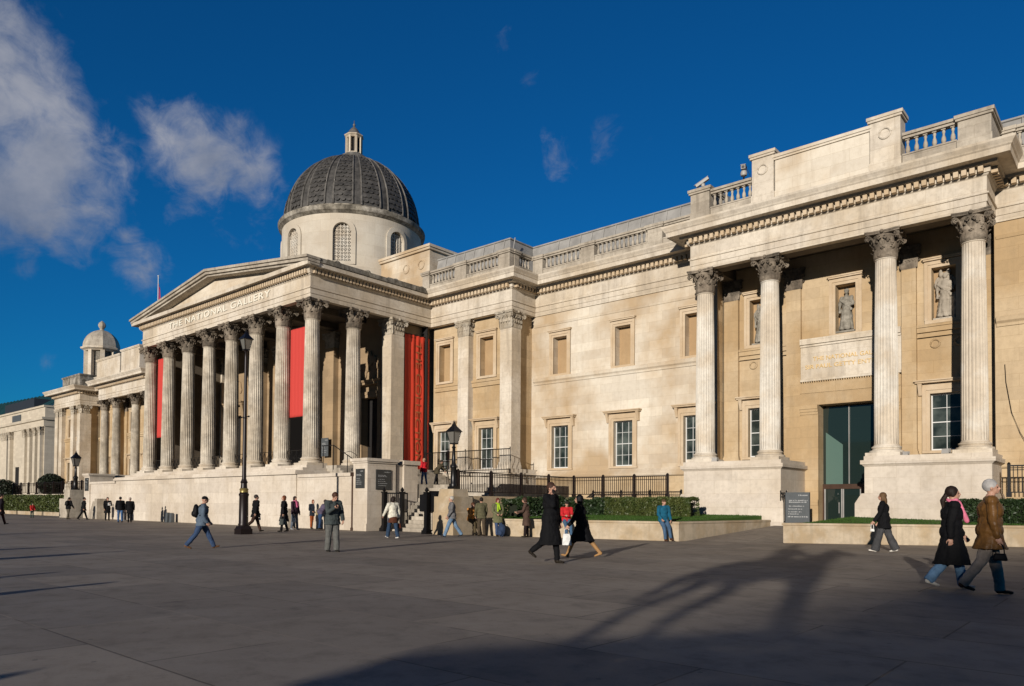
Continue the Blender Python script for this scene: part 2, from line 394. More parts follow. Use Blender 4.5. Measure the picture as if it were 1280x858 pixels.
def person(label, loc, phi, h=1.72, legs=((15, 5), (-15, 10)), arms=((10, 8, 15, 0), (-10, 8, 15, 0)), lean=3, head=(0, 0), twist=0,
           top=(.02, .02, .02), hem=.10, flare=.03, topr=.85, trousers=(.03, .03, .04), wide=0., shoes=(.02, .015, .01), hair=(.03, .02, .015), style='short',
           scarf=None, skin=SKIN, pelvis=None, vox=.0105, extra=None, sleeves=None, bulk=1.1, group=None, inner=None, hood=False, boots=None):
    k = h/1.75
    lv = Vector((loc[0], loc[1], 0)); phi -= math.degrees(math.atan2(lv.dot(RH), lv.dot(FH))) if lv.dot(FH) > 1 else 0
    root = thing('person', label, 'person', loc, rad(phi)+YAW-PI/2, group)
    def V(*a): return Vector(a)
    # kinematics
    L_ = []
    for s, (a, kb) in zip((-1, 1), legs):
        hp = V(.09*s, 0, 0); d1 = V(.01*s, sin(rad(a)), -cos(rad(a))); kn = hp+d1*.43
        a2 = rad(a-kb); an = kn+V(0, sin(a2), -cos(a2))*.41; L_.append([hp, kn, an, a-kb])
    low = min(q[2].z for q in L_); pz = (pelvis/k) if pelvis else -low+.085
    off = V(0, 0, pz)
    for q in L_:
        for i in range(3): q[i] = q[i]+off
    ln = rad(lean); up = V(0, sin(ln), cos(ln)); ft = V(0, cos(ln), -sin(ln))
    P0 = off.copy(); chest = P0+up*.34; neck = P0+up*.52
    tw = Matrix.Rotation(rad(twist), 3, 'Z')
    A_ = []
    for s, arm in zip((-1, 1), arms):
        f, o, e, i = arm
        sh = P0+up*.465+tw @ V((.110+.065*bulk)*s, 0, 0)
        du = tw @ V(s*sin(rad(o)), sin(rad(f))*cos(rad(o)), -cos(rad(f))*cos(rad(o)))
        df = tw @ V(-s*sin(rad(i)), sin(rad(f+e))*cos(rad(i)), -cos(rad(f+e))*cos(rad(i)))
        el = sh+du*.285; wr = el+df*.25; A_.append((sh, el, wr, df, s))
    HM = tw @ Matrix.Rotation(rad(head[1]), 3, 'Z') @ Matrix.Rotation(rad(-head[0]), 3, 'X')
    hb = neck+V(0, .015, .03)
    def H(x, y, z): return hb+HM @ V(x, y, z)
    b = MB()
    # torso
    b.ball(P0+V(0, 0, .03), (.155*bulk, .115*bulk, .13), 14, 9); b.ball(P0+up*.17, (.135*bulk, .10*bulk, .14), 14, 9)
    b.ball(P0+up*.34, (.165*bulk, .115*bulk, .17), 14, 9); b.tube([P0+up*.43, neck+up*.05], [.11, .055], 10)
    b.cap(A_[0][0], A_[1][0], .062, .062); b.tube([neck-up*.04, H(0, .0, .05)], [.058, .052], 10)
    for hp, kn, an, a2 in L_:
        b.cap(hp, kn, .083*bulk, .057); b.cap(kn, kn+(an-kn)*.35, .056, .058); b.cap(kn+(an-kn)*.35, an, .058, .037)
    for sh, el, wr, df, s in A_:
        b.cap(sh, el, .052, .040); b.cap(el, el+(wr-el)*.3, .040, .040); b.cap(el+(wr-el)*.3, wr, .040, .026)
        pn = V(-s, 0, 0) if df.z < -.5 else V(-s*.6, -.6, .5)
        hand(b, wr, df, s, tw @ pn, 38 if df.z < -.5 else 55)
    # head: skull, jaw, nose, ears, brow, lips
    b.ball(H(0, -.008, .135), (.075, .092, .098), 14, 10, HM); b.ball(H(0, .026, .085), (.056, .062, .070), 12, 8, HM)
    b.ball(H(0, .072, .052), (.026, .022, .022), 8, 6, HM)
    b.tube([H(0, .083, .135), H(0, .108, .100)], [.009, .015], 8); b.ball(H(0, .100, .098), (.017, .014, .011), 8, 6, HM)
    b.ball(H(0, .090, .072), (.024, .012, .009), 8, 6, HM); b.ball(H(0, .078, .150), (.050, .014, .010), 8, 6, HM)
    for s in (-1, 1): b.ball(H(.076*s, -.005, .112), (.010, .020, .032), 8, 6, HM)
    HI = HM.transposed()
    def bmat(c):
        q = HI @ (c/1.-hb*1.)
        if abs(q.x) < .024 and .064 < q.z < .079 and q.y > .088: return 1
        return 0
    me = remesh(b, vox*.85, 'body', [skin, LIP], 0, smooth=2, matfn=bmat)
    def put(me, name, label=None):
        o = bpy.data.objects.new(name, me); C.objects.link(o); o.parent = root; o.scale = (k, k, k); return o
    put(me, 'body')
    e = MB()
    for s in (-1, 1): e.ball(H(.030*s, .0775, .122), (.014, .010, .008), 8, 6, HM)
    if vox < .0105:
        o = e.build('eye', EYEM, root, True); o.scale = (k, k, k)
    # trousers
    t = MB()
    t.ball(P0+V(0, 0, .02), (.172*bulk, .132*bulk, .14), 14, 9)
    for hp, kn, an, a2 in L_:
        t.cap(hp, kn, .100*bulk, .073+wide*.5)
        lowp = an+(an-kn).normalized()*.035*(1 if wide else .3)
        if boots: lowp = kn.lerp(an, .22)
        t.tube([kn, kn+(lowp-kn)*.5, lowp], [.073+wide*.5, .066+wide*.8, .058+wide], 12); t.ball(kn, .073+wide*.5)
    if not boots or boots == 'low': put(remesh(t, vox, 'trousers', [cloth(trousers)], .012, 10), 'trousers')
    else: put(remesh(t, vox, 'trousers', [cloth(trousers)], .004, 9), 'trousers')
    # shoes
    for j, (hp, kn, an, a2) in enumerate(L_):
        m = MB(); fp = max(0, -(a2)-12)*.75 if pelvis is None else 0
        if pelvis is None and a2 > 12: fp = -min(18, a2*.6)
        R3 = Matrix.Rotation(rad(-fp), 3, 'X')
        def F(x, y, z): return an+R3 @ V(x, y, z)
        m.ball(F(0, -.01, -.035), (.042, .055, .048), 10, 7, R3); m.ball(F(0, .075, -.050), (.046, .085, .030), 10, 7, R3)
        m.ball(F(0, .13, -.055), (.044, .045, .026), 10, 7, R3)
        m.frustum(-.044, .044, -.06, .165, -.084, -.044, .044, -.055, .15, -.062) if False else None
        m.tube([an+V(0, 0, .03), F(0, 0, -.02)], [.042, .046], 10)
        if boots: m.tube([an, an+(kn-an)*.75], [.046, .062], 12); m.ball(an+(kn-an)*.75, .062)
        put(remesh(m, .009, 'shoe', [cloth(boots or shoes, .5, .1)], 0), 'shoe')
    # upper garment
    g = MB()
    q = .030
    g.ball(P0+V(0, -.01, .03), (.190*bulk, .150*bulk, .16), 16, 10); g.ball(P0+up*.16, (.158*bulk+.01, .125*bulk+.01, .15), 16, 10); g.ball(P0+up*.33, (.182*bulk, .138*bulk, .185), 16, 10)
    g.cap(A_[0][0], A_[1][0], .078*min(1.15, bulk), .078*min(1.15, bulk)); g.tube([P0+up*.42, neck+up*.01], [.125, .080], 12)
    for sh, el, wr, df, s in A_:
        g.cap(sh, el, .076, .064); g.tube([el, wr-df*.015], [.064, .052], 12); g.ball(el, .064); g.ball(wr-df*.015, .046)
    # skirt of the coat follows the legs
    rings = []; nr = 7
    for i in range(nr+1):
        s_ = -.14+(hem+.14)*i/nr
        ys = []
        for hp, kn, an, a2 in L_:
            z = P0.z-s_
            if z > kn.z: tt = (hp.z-z)/max(.05, hp.z-kn.z); y = hp.y+(kn.y-hp.y)*min(max(tt, 0), 1)
            else: tt = (kn.z-z)/max(.05, kn.z-an.z); y = kn.y+(an.y-kn.y)*min(tt, 1)
            ys.append(y*(.62 if s_ > 0 else 0))
        f_ = max(0, s_)/max(.1, hem)
        y0 = min(ys)-.125*bulk-flare*f_; y1 = max(ys)+.125*bulk+flare*f_
        sh_ = up.y/up.z*(-s_) if s_ < 0 else 0
        rings.append((P0.z-s_, (y0+y1)/2+sh_, (y1-y0)/2, .178*bulk+flare*f_))
    v = []; f = []; nn = 18
    for z, cy_, ry, rx in rings:
        for a in range(nn):
            an_ = 2*PI*a/nn; fold = 1+.035*sin(an_*5+2)*max(0, (P0.z-z))/max(.1, hem)
            v.append((rx*cos(an_)*fold, cy_+ry*sin(an_)*fold, z))
    for i in range(nr):
        for a in range(nn): f.append((i*nn+a, i*nn+(a+1) % nn, (i+1)*nn+(a+1) % nn, (i+1)*nn+a))
    f.append(list(range(nn))); f.append([nr*nn+a for a in range(nn)][::-1])
    if pelvis is None or hem < .2: g.add(v, f)
    if pelvis is None:      # cloth wraps the thighs down to the hem
        for hp, kn, an, a2 in L_:
            z1_ = P0.z-hem+.06; t_ = min(1, max(.15, (hp.z-z1_)/max(.05, hp.z-kn.z))); g.cap(hp, hp.lerp(kn, t_), .118*bulk, .100+wide*.5)
            if z1_ < kn.z: t2_ = min(1, (kn.z-z1_)/max(.05, kn.z-an.z)); g.cap(kn, kn.lerp(an, t2_), .100+wide*.5, .088+wide*.7)
    # collar
    g.lathe([(.062, -.01), (.080, -.015), (.074, .035), (.060, .035)], 12, tuple(neck+up*.01), cap=False) if False else g.tube([neck-up*.03, neck+up*.035+V(0, -.012, 0)], [.088, .070], 12)
    put(remesh(g, vox, 'coat' if hem > .3 else 'jacket', [cloth(top, topr)], .014, 9), 'coat' if hem > .3 else 'jacket')
    if scarf:
        m = MB()
        for a in range(12):
            t0 = 2*PI*a/12; t1 = 2*PI*(a+1)/12
            m.cap(neck+V(.078*cos(t0), .075*sin(t0)+.01, .035+.012*sin(t0*3)), neck+V(.078*cos(t1), .075*sin(t1)+.01, .035+.012*sin(t1*3)), .030, .030, 8)
        m.cap(neck+V(.03, .10, .0), P0+up*.22+V(.05, .175*bulk, 0), .033, .042, 8)
        m.cap(neck+V(-.03, .10, .0), P0+up*.30+V(-.05, .165*bulk, 0), .033, .036, 8)
        put(remesh(m, .011, 'scarf', [cloth(scarf)], .005, 14), 'scarf')
    # hair
    m = MB()
    if style in ('cap', 'hat'):
        m.ball(H(0, -.012, .160), (.084, .098, .078), 14, 9, HM)
        if style == 'cap': m.ball(H(0, .085, .158), (.058, .050, .010), 10, 6, HM)
        else: m.lathe([(.085, -.02), (.088, .02), (.080, .025), (.075, -.02)], 14, tuple(H(0, -.01, .155)), cap=False)
        put(remesh(m, .010, 'cap', [cloth(hair)], 0), 'cap')
    else:
        m.ball(H(0, -.024, .152), (.088, .102, .101), 14, 10, HM)
        if style == 'long':
            m.ball(H(0, -.050, .08), (.082, .062, .11), 12, 8, HM); m.ball(H(0, -.080, .0), (.078, .045, .13), 12, 8, HM)
            for s in (-1, 1): m.ball(H(.066*s, -.01, .08), (.026, .045, .09), 8, 6, HM)
        elif style == 'tail':
            m.cap(H(0, -.10, .11), H(0, -.15, .0), .035, .045); m.cap(H(0, -.15, .0), H(0, -.145, -.13), .045, .022)
            for s in (-1, 1): m.ball(H(.066*s, -.01, .11), (.022, .045, .05), 8, 6, HM)
        elif style == 'bob':
            m.ball(H(0, -.045, .09), (.090, .070, .10), 12, 8, HM)
            for s in (-1, 1): m.ball(H(.070*s, .0, .09), (.024, .045, .08), 8, 6, HM)
        o = remesh(m, .010, 'hair', [cloth(hair, .6)], .004, 30)
        put(o, 'hair')
    if extra: extra(dict(root=root, k=k, P0=P0, up=up, neck=neck, A=A_, H=H, V=V, put=put, tw=tw, L=L_))
    return root, dict(k=k, A=A_, P0=P0, up=up, neck=neck, L=L_)
def bag_thing(label, cat, owner, ctx, side, kind, color, color2=None, name='handbag', size=(.17, .07, .14)):
    """a bag carried in a hand or on the back: its own top-level thing at the owner's place"""
    root = thing(name, label, cat, owner.location, owner.rotation_euler.z)
    k = ctx['k']; m = MB()
    if kind == 'hand':
        w = ctx['A'][side][2]+ctx['A'][side][3]*.08; c = w-Vector((0, 0, .16+size[2]))
        a, b_, h_ = size
        m.frustum(c.x-b_, c.x+b_, c.y-a, c.y+a, c.z-h_, c.x-b_*.6, c.x+b_*.6, c.y-a*.8, c.y+a*.8, c.z+h_)
        bm = remesh(m, .012, 'bag_body', [cloth(color, .6)], .008, 9)
        o = bpy.data.objects.new('bag_body', bm); C.objects.link(o); o.parent = root; o.scale = (k, k, k)
        s = MB()
        pts = [c+Vector((0, -a*.6, h_)), c+Vector((0, -a*.5, h_+.10)), w, c+Vector((0, a*.5, h_+.10)), c+Vector((0, a*.6, h_))]
        s.tube(pts, .009, 6); o = s.build('handle', cloth(color2 or color, .6), root, True); o.scale = (k, k, k)
    elif kind == 'back':
        P = ctx['P0']+ctx['up']*.32+Vector((0, -.20, 0))
        m.ball(P, (.15, .095, .215), 14, 10); m.ball(P+Vector((0, -.04, -.08)), (.12, .10, .11), 12, 8)
        o = bpy.data.objects.new('bag_body', remesh(m, .012, 'bag_body', [cloth(color, .6)], .008, 9)); C.objects.link(o); o.parent = root; o.scale = (k, k, k)
        s = MB()
        for sd in (-1, 1):
            q = ctx['P0']
            s.tube([q+ctx['up']*.47+Vector((.10*sd, -.13, 0)), q+ctx['up']*.545+Vector((.10*sd, -.02, 0)), q+ctx['up']*.44+Vector((.12*sd, .145, 0)), q+ctx['up']*.25+Vector((.155*sd, .11, 0)), q+ctx['up']*.18+Vector((.16*sd, -.10, 0))], .018, 6)
        o = s.build('strap', cloth(color2 or color, .6), root, True); o.scale = (k, k, k)
    elif kind == 'side':
        q = ctx['P0']; sd = -1 if side == 0 else 1
        P = q+Vector((.235*sd, -.02, -.02)); m.ball(P, (.05, .14, .12), 12, 8); m.ball(P-Vector((0, 0, .05)), (.06, .15, .09), 12, 8)
        o = bpy.data.objects.new('bag_body', remesh(m, .012, 'bag_body', [cloth(color, .6)], .008, 9)); C.objects.link(o); o.parent = root; o.scale = (k, k, k)
        s = MB(); s.tube([P+Vector((0, -.10, .08)), q+ctx['up']*.35+Vector((.14*sd, -.14, 0)), q+ctx['up']*.545+Vector((.12*sd, 0, 0)), q+ctx['up']*.35+Vector((.15*sd, .14, 0)), P+Vector((0, .10, .08))], .010, 6)
        o = s.build('strap', cloth(color2 or color, .6), root, True); o.scale = (k, k, k)
    return root
def gat(x, y, z=0.): p = gp(x, y, z); return (p.x, p.y, z)
def phone_extra(c):
    sh, el, wr, df, s = c['A'][1 if c.get('s', 1) else 0]
BK = (.006, .006, .007); JEAN = (.055, .10, .19); JEAN2 = (.09, .16, .26)
def onwall(px, off=.3):
    q = ray(px, 640); t = (22.62+21.75*.2256-off)/(q.y-.2256*q.x); return (q.x*t, q.y*t, 0)
def make_people():
    NEAR = .0085
    p, c = person('bearded man in long black overcoat holding a phone to his ear as he strides', gat(688, 704.5), -28, 1.86, ((9, 3), (-9, 46)), ((6, 6, 12, 0), (55, 25, 150, 35)), 0, (4, -6), bulk=1.2, top=BK, hem=.52, flare=.05, trousers=BK, hair=(.06, .03, .02), style='short', vox=NEAR)
    # phone held at the ear
    A = c['A'][1]; w = A[2]+A[3]*.07; ph = thing('mobile_phone', 'black phone held to the ear of the man in a long overcoat', 'phone', p.location, p.rotation_euler.z)
    m = MB(); m.box(w.x-.035, w.x-.022, w.y-.02, w.y+.025, w.z-.02, w.z+.09); o = m.build('phone_case', IRON, ph); o.scale = (c['k'],)*3
    p, c = person('woman in black hooded coat and tan boots striding past the man on the phone', gat(727, 697), 168, 1.68, ((27, 4), (-27, 12)), ((18, 6, 20, 0), (-16, 6, 14, 0)), 7, (2, 0), top=BK, hem=.42, flare=.07, trousers=BK, boots=(.36, .20, .08), hair=BK, style='bob', vox=NEAR)
    bag_thing('white paper bag carried by the woman in tan boots', 'shopping bag', p, c, 0, 'hand', (.75, .75, .72), name='paper_bag', size=(.12, .04, .15))
    bag_thing('grey green shoulder bag of the woman in tan boots', 'shoulder bag', p, c, 1, 'side', (.12, .16, .12), name='shoulder_bag')
    p, c = person('woman in long black coat with pink scarf and blue jeans walking right', gat(1190, 736), 12, 1.72, ((14, 3), (-14, 22)), ((14, 7, 20, 0), (-14, 7, 14, 0)), 1, (0, 0), top=BK, hem=.50, flare=.05, trousers=(.13, .24, .38), wide=.02, shoes=(.55, .52, .46), hair=(.022, .013, .010), style='tail', scarf=(.75, .20, .30), bulk=1.18, vox=NEAR, skin=SKIN)
    p, c = person('grey haired man in brown leather coat and pale trousers at the right edge', gat(1238, 743), 6, 1.80, ((10, 2), (-15, 20)), ((-6, 8, 16, 0), (0, 7, 16, 0)), 1, (0, -4), top=(.17, .080, .022), hem=.24, flare=.05, topr=.42, trousers=(.30, .25, .21), wide=.012, shoes=(.07, .03, .018), hair=(.42, .40, .38), style='short', bulk=1.22, vox=NEAR)
    bag_thing('small black bag held by the man in brown leather coat', 'bag', p, c, 1, 'hand', BK, name='handbag', size=(.09, .04, .05))
    p, c = person('woman in black jacket and wide grey trousers walking left past the planter wall', gat(1105, 690.5), 176, 1.80, ((16, 2), (-16, 8)), ((14, 6, 22, 0), (4, 6, 24, 0)), 2, (4, 0), top=BK, hem=.22, flare=.03, trousers=(.060, .060, .062), wide=.055, shoes=(.62, .58, .52), hair=(.13, .075, .035), style='long', vox=NEAR)
    bag_thing('white purse in the hand of the woman in wide grey trousers', 'purse', p, c, 0, 'hand', (.75, .73, .68), name='purse', size=(.06, .04, .04))
    p, c = person('man with a black backpack, blue jacket and jeans walking right', gat(252, 686), 3, 1.60, ((26, 2), (-24, 14)), ((8, 10, 30, 8), (-4, 10, 34, 8)), 4, (12, 0), top=(.10, .135, .18), hem=.14, flare=.02, trousers=(.04, .07, .14), wide=.008, shoes=(.16, .075, .03), hair=BK, style='cap', bulk=1.2, vox=NEAR)
    bag_thing('black backpack on the back of the man in blue jacket', 'backpack', p, c, 0, 'back', BK, name='backpack')
    p, c = person('man in grey jacket and loose grey trousers looking down at his phone', gat(415, 690), -62, 1.66, ((7, 2), (-5, 4)), ((8, 12, 24, 8), (28, 8, 95, 22)), 6, (34, 4), top=(.060, .072, .070), hem=.14, flare=.03, trousers=(.125, .125, .115), wide=.03, shoes=(.02, .018, .016), hair=(.07, .03, .018), style='short', bulk=1.22, vox=NEAR)
    A = c['A'][1]; w = A[2]+A[3]*.09; ph = thing('mobile_phone', 'black phone in the hand of the man in grey jacket', 'phone', p.location, p.rotation_euler.z)
    m = MB(); m.box(w.x-.035, w.x+.035, w.y-.005, w.y+.008, w.z-.03, w.z+.08); o = m.build('phone_case', IRON, ph); o.scale = (c['k'],)*3
    p, c = person('man in black coat walking right behind the tall lamp post', gat(319, 665), 22, 1.74, ((20, 3), (-24, 24)), ((18, 8, 14, 0), (-18, 14, 10, 0)), 3, top=BK, hem=.22, trousers=(.05, .025, .018), hair=(.05, .04, .035))
    bag_thing('white bag in the hand of the man behind the tall lamp post', 'bag', p, c, 0, 'hand', (.6, .6, .58), name='carrier_bag', size=(.05, .03, .06))
    p, c = person('red haired woman in long black coat with a grey bag by the platform wall', gat(355, 665), 195, 1.68, ((12, 2), (-10, 6)), ((4, 8, 10, 0), (2, 8, 12, 0)), 2, top=BK, hem=.42, flare=.05, trousers=BK, hair=(.16, .05, .02), style='bob')
    bag_thing('grey bag held by the red haired woman in long black coat', 'handbag', p, c, 0, 'hand', (.10, .11, .10), name='handbag')
    p, c = person('woman in dark jacket with long pink scarf beside the red haired woman', gat(368, 662.5), -40, 1.66, ((8, 2), (-6, 4)), ((6, 8, 14, 0), (4, 8, 16, 0)), 1, top=(.035, .02, .03), hem=.12, trousers=(.12, .14, .17), hair=(.03, .015, .012), style='bob', scarf=(.60, .13, .25), shoes=(.3, .3, .3))
    bag_thing('patterned white shopping bag of the woman with pink scarf', 'shopping bag', p, c, 1, 'hand', (.5, .52, .5), name='shopping_bag', size=(.11, .05, .11))
    person('woman in orange trousers standing against the platform wall', gat(391, 661), -70, 1.50, ((3, 1), (-3, 1)), ((8, 8, 60, 20), (8, 8, 60, 20)), 1, top=(.02, .025, .035), hem=.16, trousers=(.33, .08, .02), hair=(.20, .06, .02), style='bob')
    p, c = person('person in grey purple top and jeans bending forward by the platform wall', gat(400, 662), 25, 1.58, ((6, 2), (-4, 4)), ((30, 8, 25, 4), (26, 8, 30, 4)), 32, (10, 0), top=(.11, .09, .14), hem=.06, trousers=(.03, .06, .13), hair=(.05, .03, .03))
    bag_thing('tan rucksack hanging beside the bending person', 'rucksack', p, c, 0, 'side', (.42, .33, .17), name='rucksack')
    person('figure in brown coat standing behind the man looking at his phone', gat(428.5, 662), 80, 1.48, ((3, 1), (-3, 2)), ((4, 6, 10, 0), (4, 6, 10, 0)), 1, top=(.07, .055, .04), hem=.26, trousers=(.05, .04, .03), hair=(.10, .09, .08))
    p, c = person('woman in cream waistcoat and brown skirt over jeans walking to the steps', gat(491, 673), 118, 1.64, ((20, 4), (-12, 8)), ((10, 24, 30, -6), (-6, 16, 10, 0)), 2, top=(.72, .68, .56), hem=.05, trousers=(.03, .055, .10), wide=.02, shoes=(.75, .72, .68), hair=(.02, .012, .01), style='bob', skin=SKIND, bulk=1.12,
        extra=lambda d: d['put'](remesh(_skirt(d), .011, 'skirt', [cloth((.10, .035, .018))], .006, 9), 'skirt'))
    bag_thing('brown bag of the woman in cream waistcoat', 'handbag', p, c, 1, 'hand', (.14, .04, .02), name='handbag', size=(.13, .06, .10))
    person('grey haired man in grey sweater and pale jeans walking left by the lamp pedestal', gat(565, 671.5), 190, 1.71, ((24, 4), (-22, 12)), ((8, 8, 30, 0), (-4, 10, 30, 0)), 3, top=(.155, .15, .15), hem=.12, trousers=(.15, .235, .34), wide=.01, shoes=(.03, .03, .035), hair=(.46, .43, .38))
    person('reader in brown trousers sitting on the wall beside the lamp pedestal', onwall(589, .12), -55, 1.60, ((62, 45), (66, 55)), ((30, 8, 70, 16), (30, 8, 70, 16)), 8, (25, 0), top=(.55, .24, .06), hem=.06, trousers=(.10, .075, .04), hair=(.10, .04, .02), pelvis=.66)
    person('man in olive jacket with his back turned, standing next to the seated reader', onwall(602, .75), 100, 1.63, ((8, 2), (-8, 4)), ((10, 10, 20, 0), (10, 10, 20, 0)), 10, top=(.11, .10, .055), hem=.14, flare=.03, trousers=(.075, .055, .035), hair=(.02, .015, .012), wide=.01)
    p, c = person('woman in olive coat and lime green scarf leaning on the garden wall', onwall(622, .32), -70, 1.62, ((24, 12), (18, 10)), ((12, 10, 50, 24), (12, 10, 50, 24)), -2, (16, 0), top=(.145, .145, .075), hem=.30, flare=.03, trousers=(.05, .08, .16), hair=(.12, .03, .02), style='bob', scarf=(.36, .55, .03))
    b_ = thing('rucksack', 'dark blue rucksack standing at the feet of the woman in lime scarf', 'rucksack', onwall(627, .55)); m = MB(); m.ball((0, 0, .26), (.19, .15, .27), 12, 9); m.ball((0, -.1, .17), (.15, .1, .14), 10, 7)
    o = bpy.data.objects.new('bag_body', remesh(m, .014, 'bag_body', [cloth((.03, .05, .10))], .012, 8)); C.objects.link(o); o.parent = b_
    m = MB(); m.tube([(-.05, 0, .50), (-.04, 0, .58), (.04, 0, .58), (.05, 0, .50)], .012, 6); m.build('handle', IRON, b_, True)
    person('woman in long mottled brown coat facing left by the hedge wall', onwall(658, .5), 175, 1.63, ((4, 1), (-3, 2)), ((20, 6, 60, 6), (14, 6, 60, 6)), 4, (18, 0), top=(.085, .052, .038), hem=.42, flare=.03, trousers=(.02, .012, .012), hair=(.06, .03, .02), style='bob')
    person('person in red jacket and jeans sitting on the wall behind the walking couple', onwall(708, .10), -75, 1.62, ((58, 42), (52, 40)), ((20, 10, 65, 18), (20, 10, 65, 18)), 4, (14, 0), top=(.58, .025, .03), hem=.06, trousers=(.06, .12, .20), hair=(.03, .025, .02), style='cap', pelvis=.72)
    person('man in teal fleece and cap perched on the corner of the garden wall', onwall(829, .10), -62, 1.68, ((44, 24), (40, 28)), ((8, 12, 30, 8), (10, 12, 40, 8)), 2, (8, 12), top=(.012, .11, .185), hem=.08, trousers=(.065, .12, .20), hair=(.10, .06, .03), style='cap', pelvis=.79, bulk=1.08, shoes=(.10, .04, .02))
    person('visitor in red jacket and jeans climbing the portico steps', (-28.9, 26.4, 2.28), 140, 1.45, ((12, 8), (-6, 4)), ((6, 8, 12, 0), (6, 8, 12, 0)), 3, top=(.60, .02, .03), hem=.08, trousers=(.16, .24, .40), hair=(.40, .25, .16))
    person('visitor in dark olive coat bending over the stair rail', (-28.05, 26.5, 2.28), 20, 1.40, ((6, 3), (-10, 6)), ((30, 8, 20, 0), (30, 8, 20, 0)), 34, (10, 0), top=(.075, .060, .035), hem=.20, flare=.05, trousers=BK, hair=(.05, .04, .03), bulk=1.15)
    p, c = person('person in black coat holding white papers near the west end of the platform', gat(134, 651), -80, 1.62, ((6, 2), (-4, 6)), ((26, 8, 85, 26), (6, 8, 14, 0)), 2, (6, 0), top=BK, hem=.36, flare=.03, trousers=BK, hair=(.05, .02, .02))
    pp = thing('paper_sheets', 'white papers held by the person in black near the west end', 'paper', p.location, p.rotation_euler.z); w = c['A'][0][2]
    m = MB(); m.box(w.x-.02, w.x+.16, w.y+.03, w.y+.045, w.z-.10, w.z+.10); m.build('sheet', WHITE, pp).scale = (c['k'],)*3
    person('man in black jacket and blue jeans walking away, left one of a pair', gat(150, 653.5), 95, 1.64, ((8, 2), (-10, 8)), ((4, 12, 10, 0), (4, 12, 10, 0)), 3, top=BK, hem=.10, flare=.02, trousers=(.06, .12, .24), hair=(.015, .012, .01), bulk=1.1)
    person('bald person in black coat walking away, right one of a pair', gat(162, 653.5), 85, 1.60, ((8, 2), (-10, 8)), ((4, 12, 10, 0), (4, 12, 10, 0)), 3, top=BK, hem=.30, flare=.02, trousers=BK, hair=(.45, .36, .30), bulk=1.08)
    p, c = person('person in black jacket and khaki trousers facing the west lamp', gat(85, 649.5), 40, 1.62, ((10, 3), (-8, 6)), ((30, 8, 40, 0), (10, 8, 30, 0)), 10, top=BK, hem=.12, trousers=(.13, .11, .08), hair=(.02, .015, .012))
    bag_thing('black rucksack on the person in khaki trousers', 'rucksack', p, c, 0, 'back', BK, name='rucksack')
    person('figure in black walking beside the west end pier', gat(104, 650), 10, 1.66, ((20, 3), (-20, 12)), ((10, 8, 10, 0), (-10, 8, 10, 0)), 5, top=BK, hem=.20, trousers=BK, hair=(.02, .015, .012), bulk=1.1)
    person('child in red jacket standing in front of the west hedge', gat(40, 647.5), -60, 1.15, ((4, 1), (-4, 2)), ((10, 8, 30, 8), (10, 8, 30, 8)), 3, top=(.55, .03, .03), hem=.06, trousers=(.03, .06, .05), hair=(.02, .04, .03), style='bob')
    person('dark clothed figure cut by the left edge of the picture', gat(0, 656), 10, 1.75, ((18, 3), (-16, 10)), ((10, 8, 10, 0), (-10, 8, 10, 0)), 3, top=(.012, .008, .012), hem=.30, trousers=(.03, .01, .012), hair=(.02, .015, .012))
    # passers-by beside and behind the camera whose shadows cross the square
    for i, (tx, ty, lab) in enumerate([(172, 688, 'tall passer-by west of the picture'), (124, 681, 'passer-by furthest west of the picture'), (160, 726, 'passer-by in dark coat south west of the camera'), (72, 832, 'passer-by standing just left of the camera'), (88, 714, 'broad passer-by in padded coat left of the camera'), (122, 664, 'passer-by far out to the west of the picture')]):
        t = gp(tx, ty); h = 1.75; Ls = h/math.tan(rad(11.5)); q = (t.x+Ls*sin(rad(17.5)), t.y-Ls*cos(rad(17.5)), 0)
        person(lab, q, 20+50*i, h, ((14, 4), (-14, 8)), ((8, 8, 12, 0), (-8, 8, 12, 0)), 2, top=BK, hem=.3 if i != 4 else .45, bulk=1. if i != 4 else 1.35, trousers=BK, vox=.016)
def _skirt(d):
    m = MB(); P = d['P0']; m.lathe([(.14, .02), (.185, -.06), (.20, -.26), (.17, -.27)], 16, (P.x, P.y, P.z)); return m
make_people()
# ------------------------------------------------------------------ gallery building
G = thing('gallery_building', 'long pale stone classical gallery with columned portico, grey dome and balustraded roof', 'building', (-45.4, 30, 0))
G_OFF = Vector((45.4, -30, 0))
class GB(MB):
    def build(s, name, mat, parent=None, smooth=False, loc=None, link=True):
        o = MB.build(s, name, mat, None, smooth, loc, link)
        if parent is None or parent is G: o.parent = G; o.location = (Vector(loc) if loc else Vector((0, 0, 0)))+G_OFF
        else: o.parent = parent; o.location = loc or (0, 0, 0)
        return o
ZA, ZT, ZF, ZC = 12.52, 13.08, 13.72, 14.62      # soffit, taenia, top of frieze, top of cornice
BASEZ = 3.35
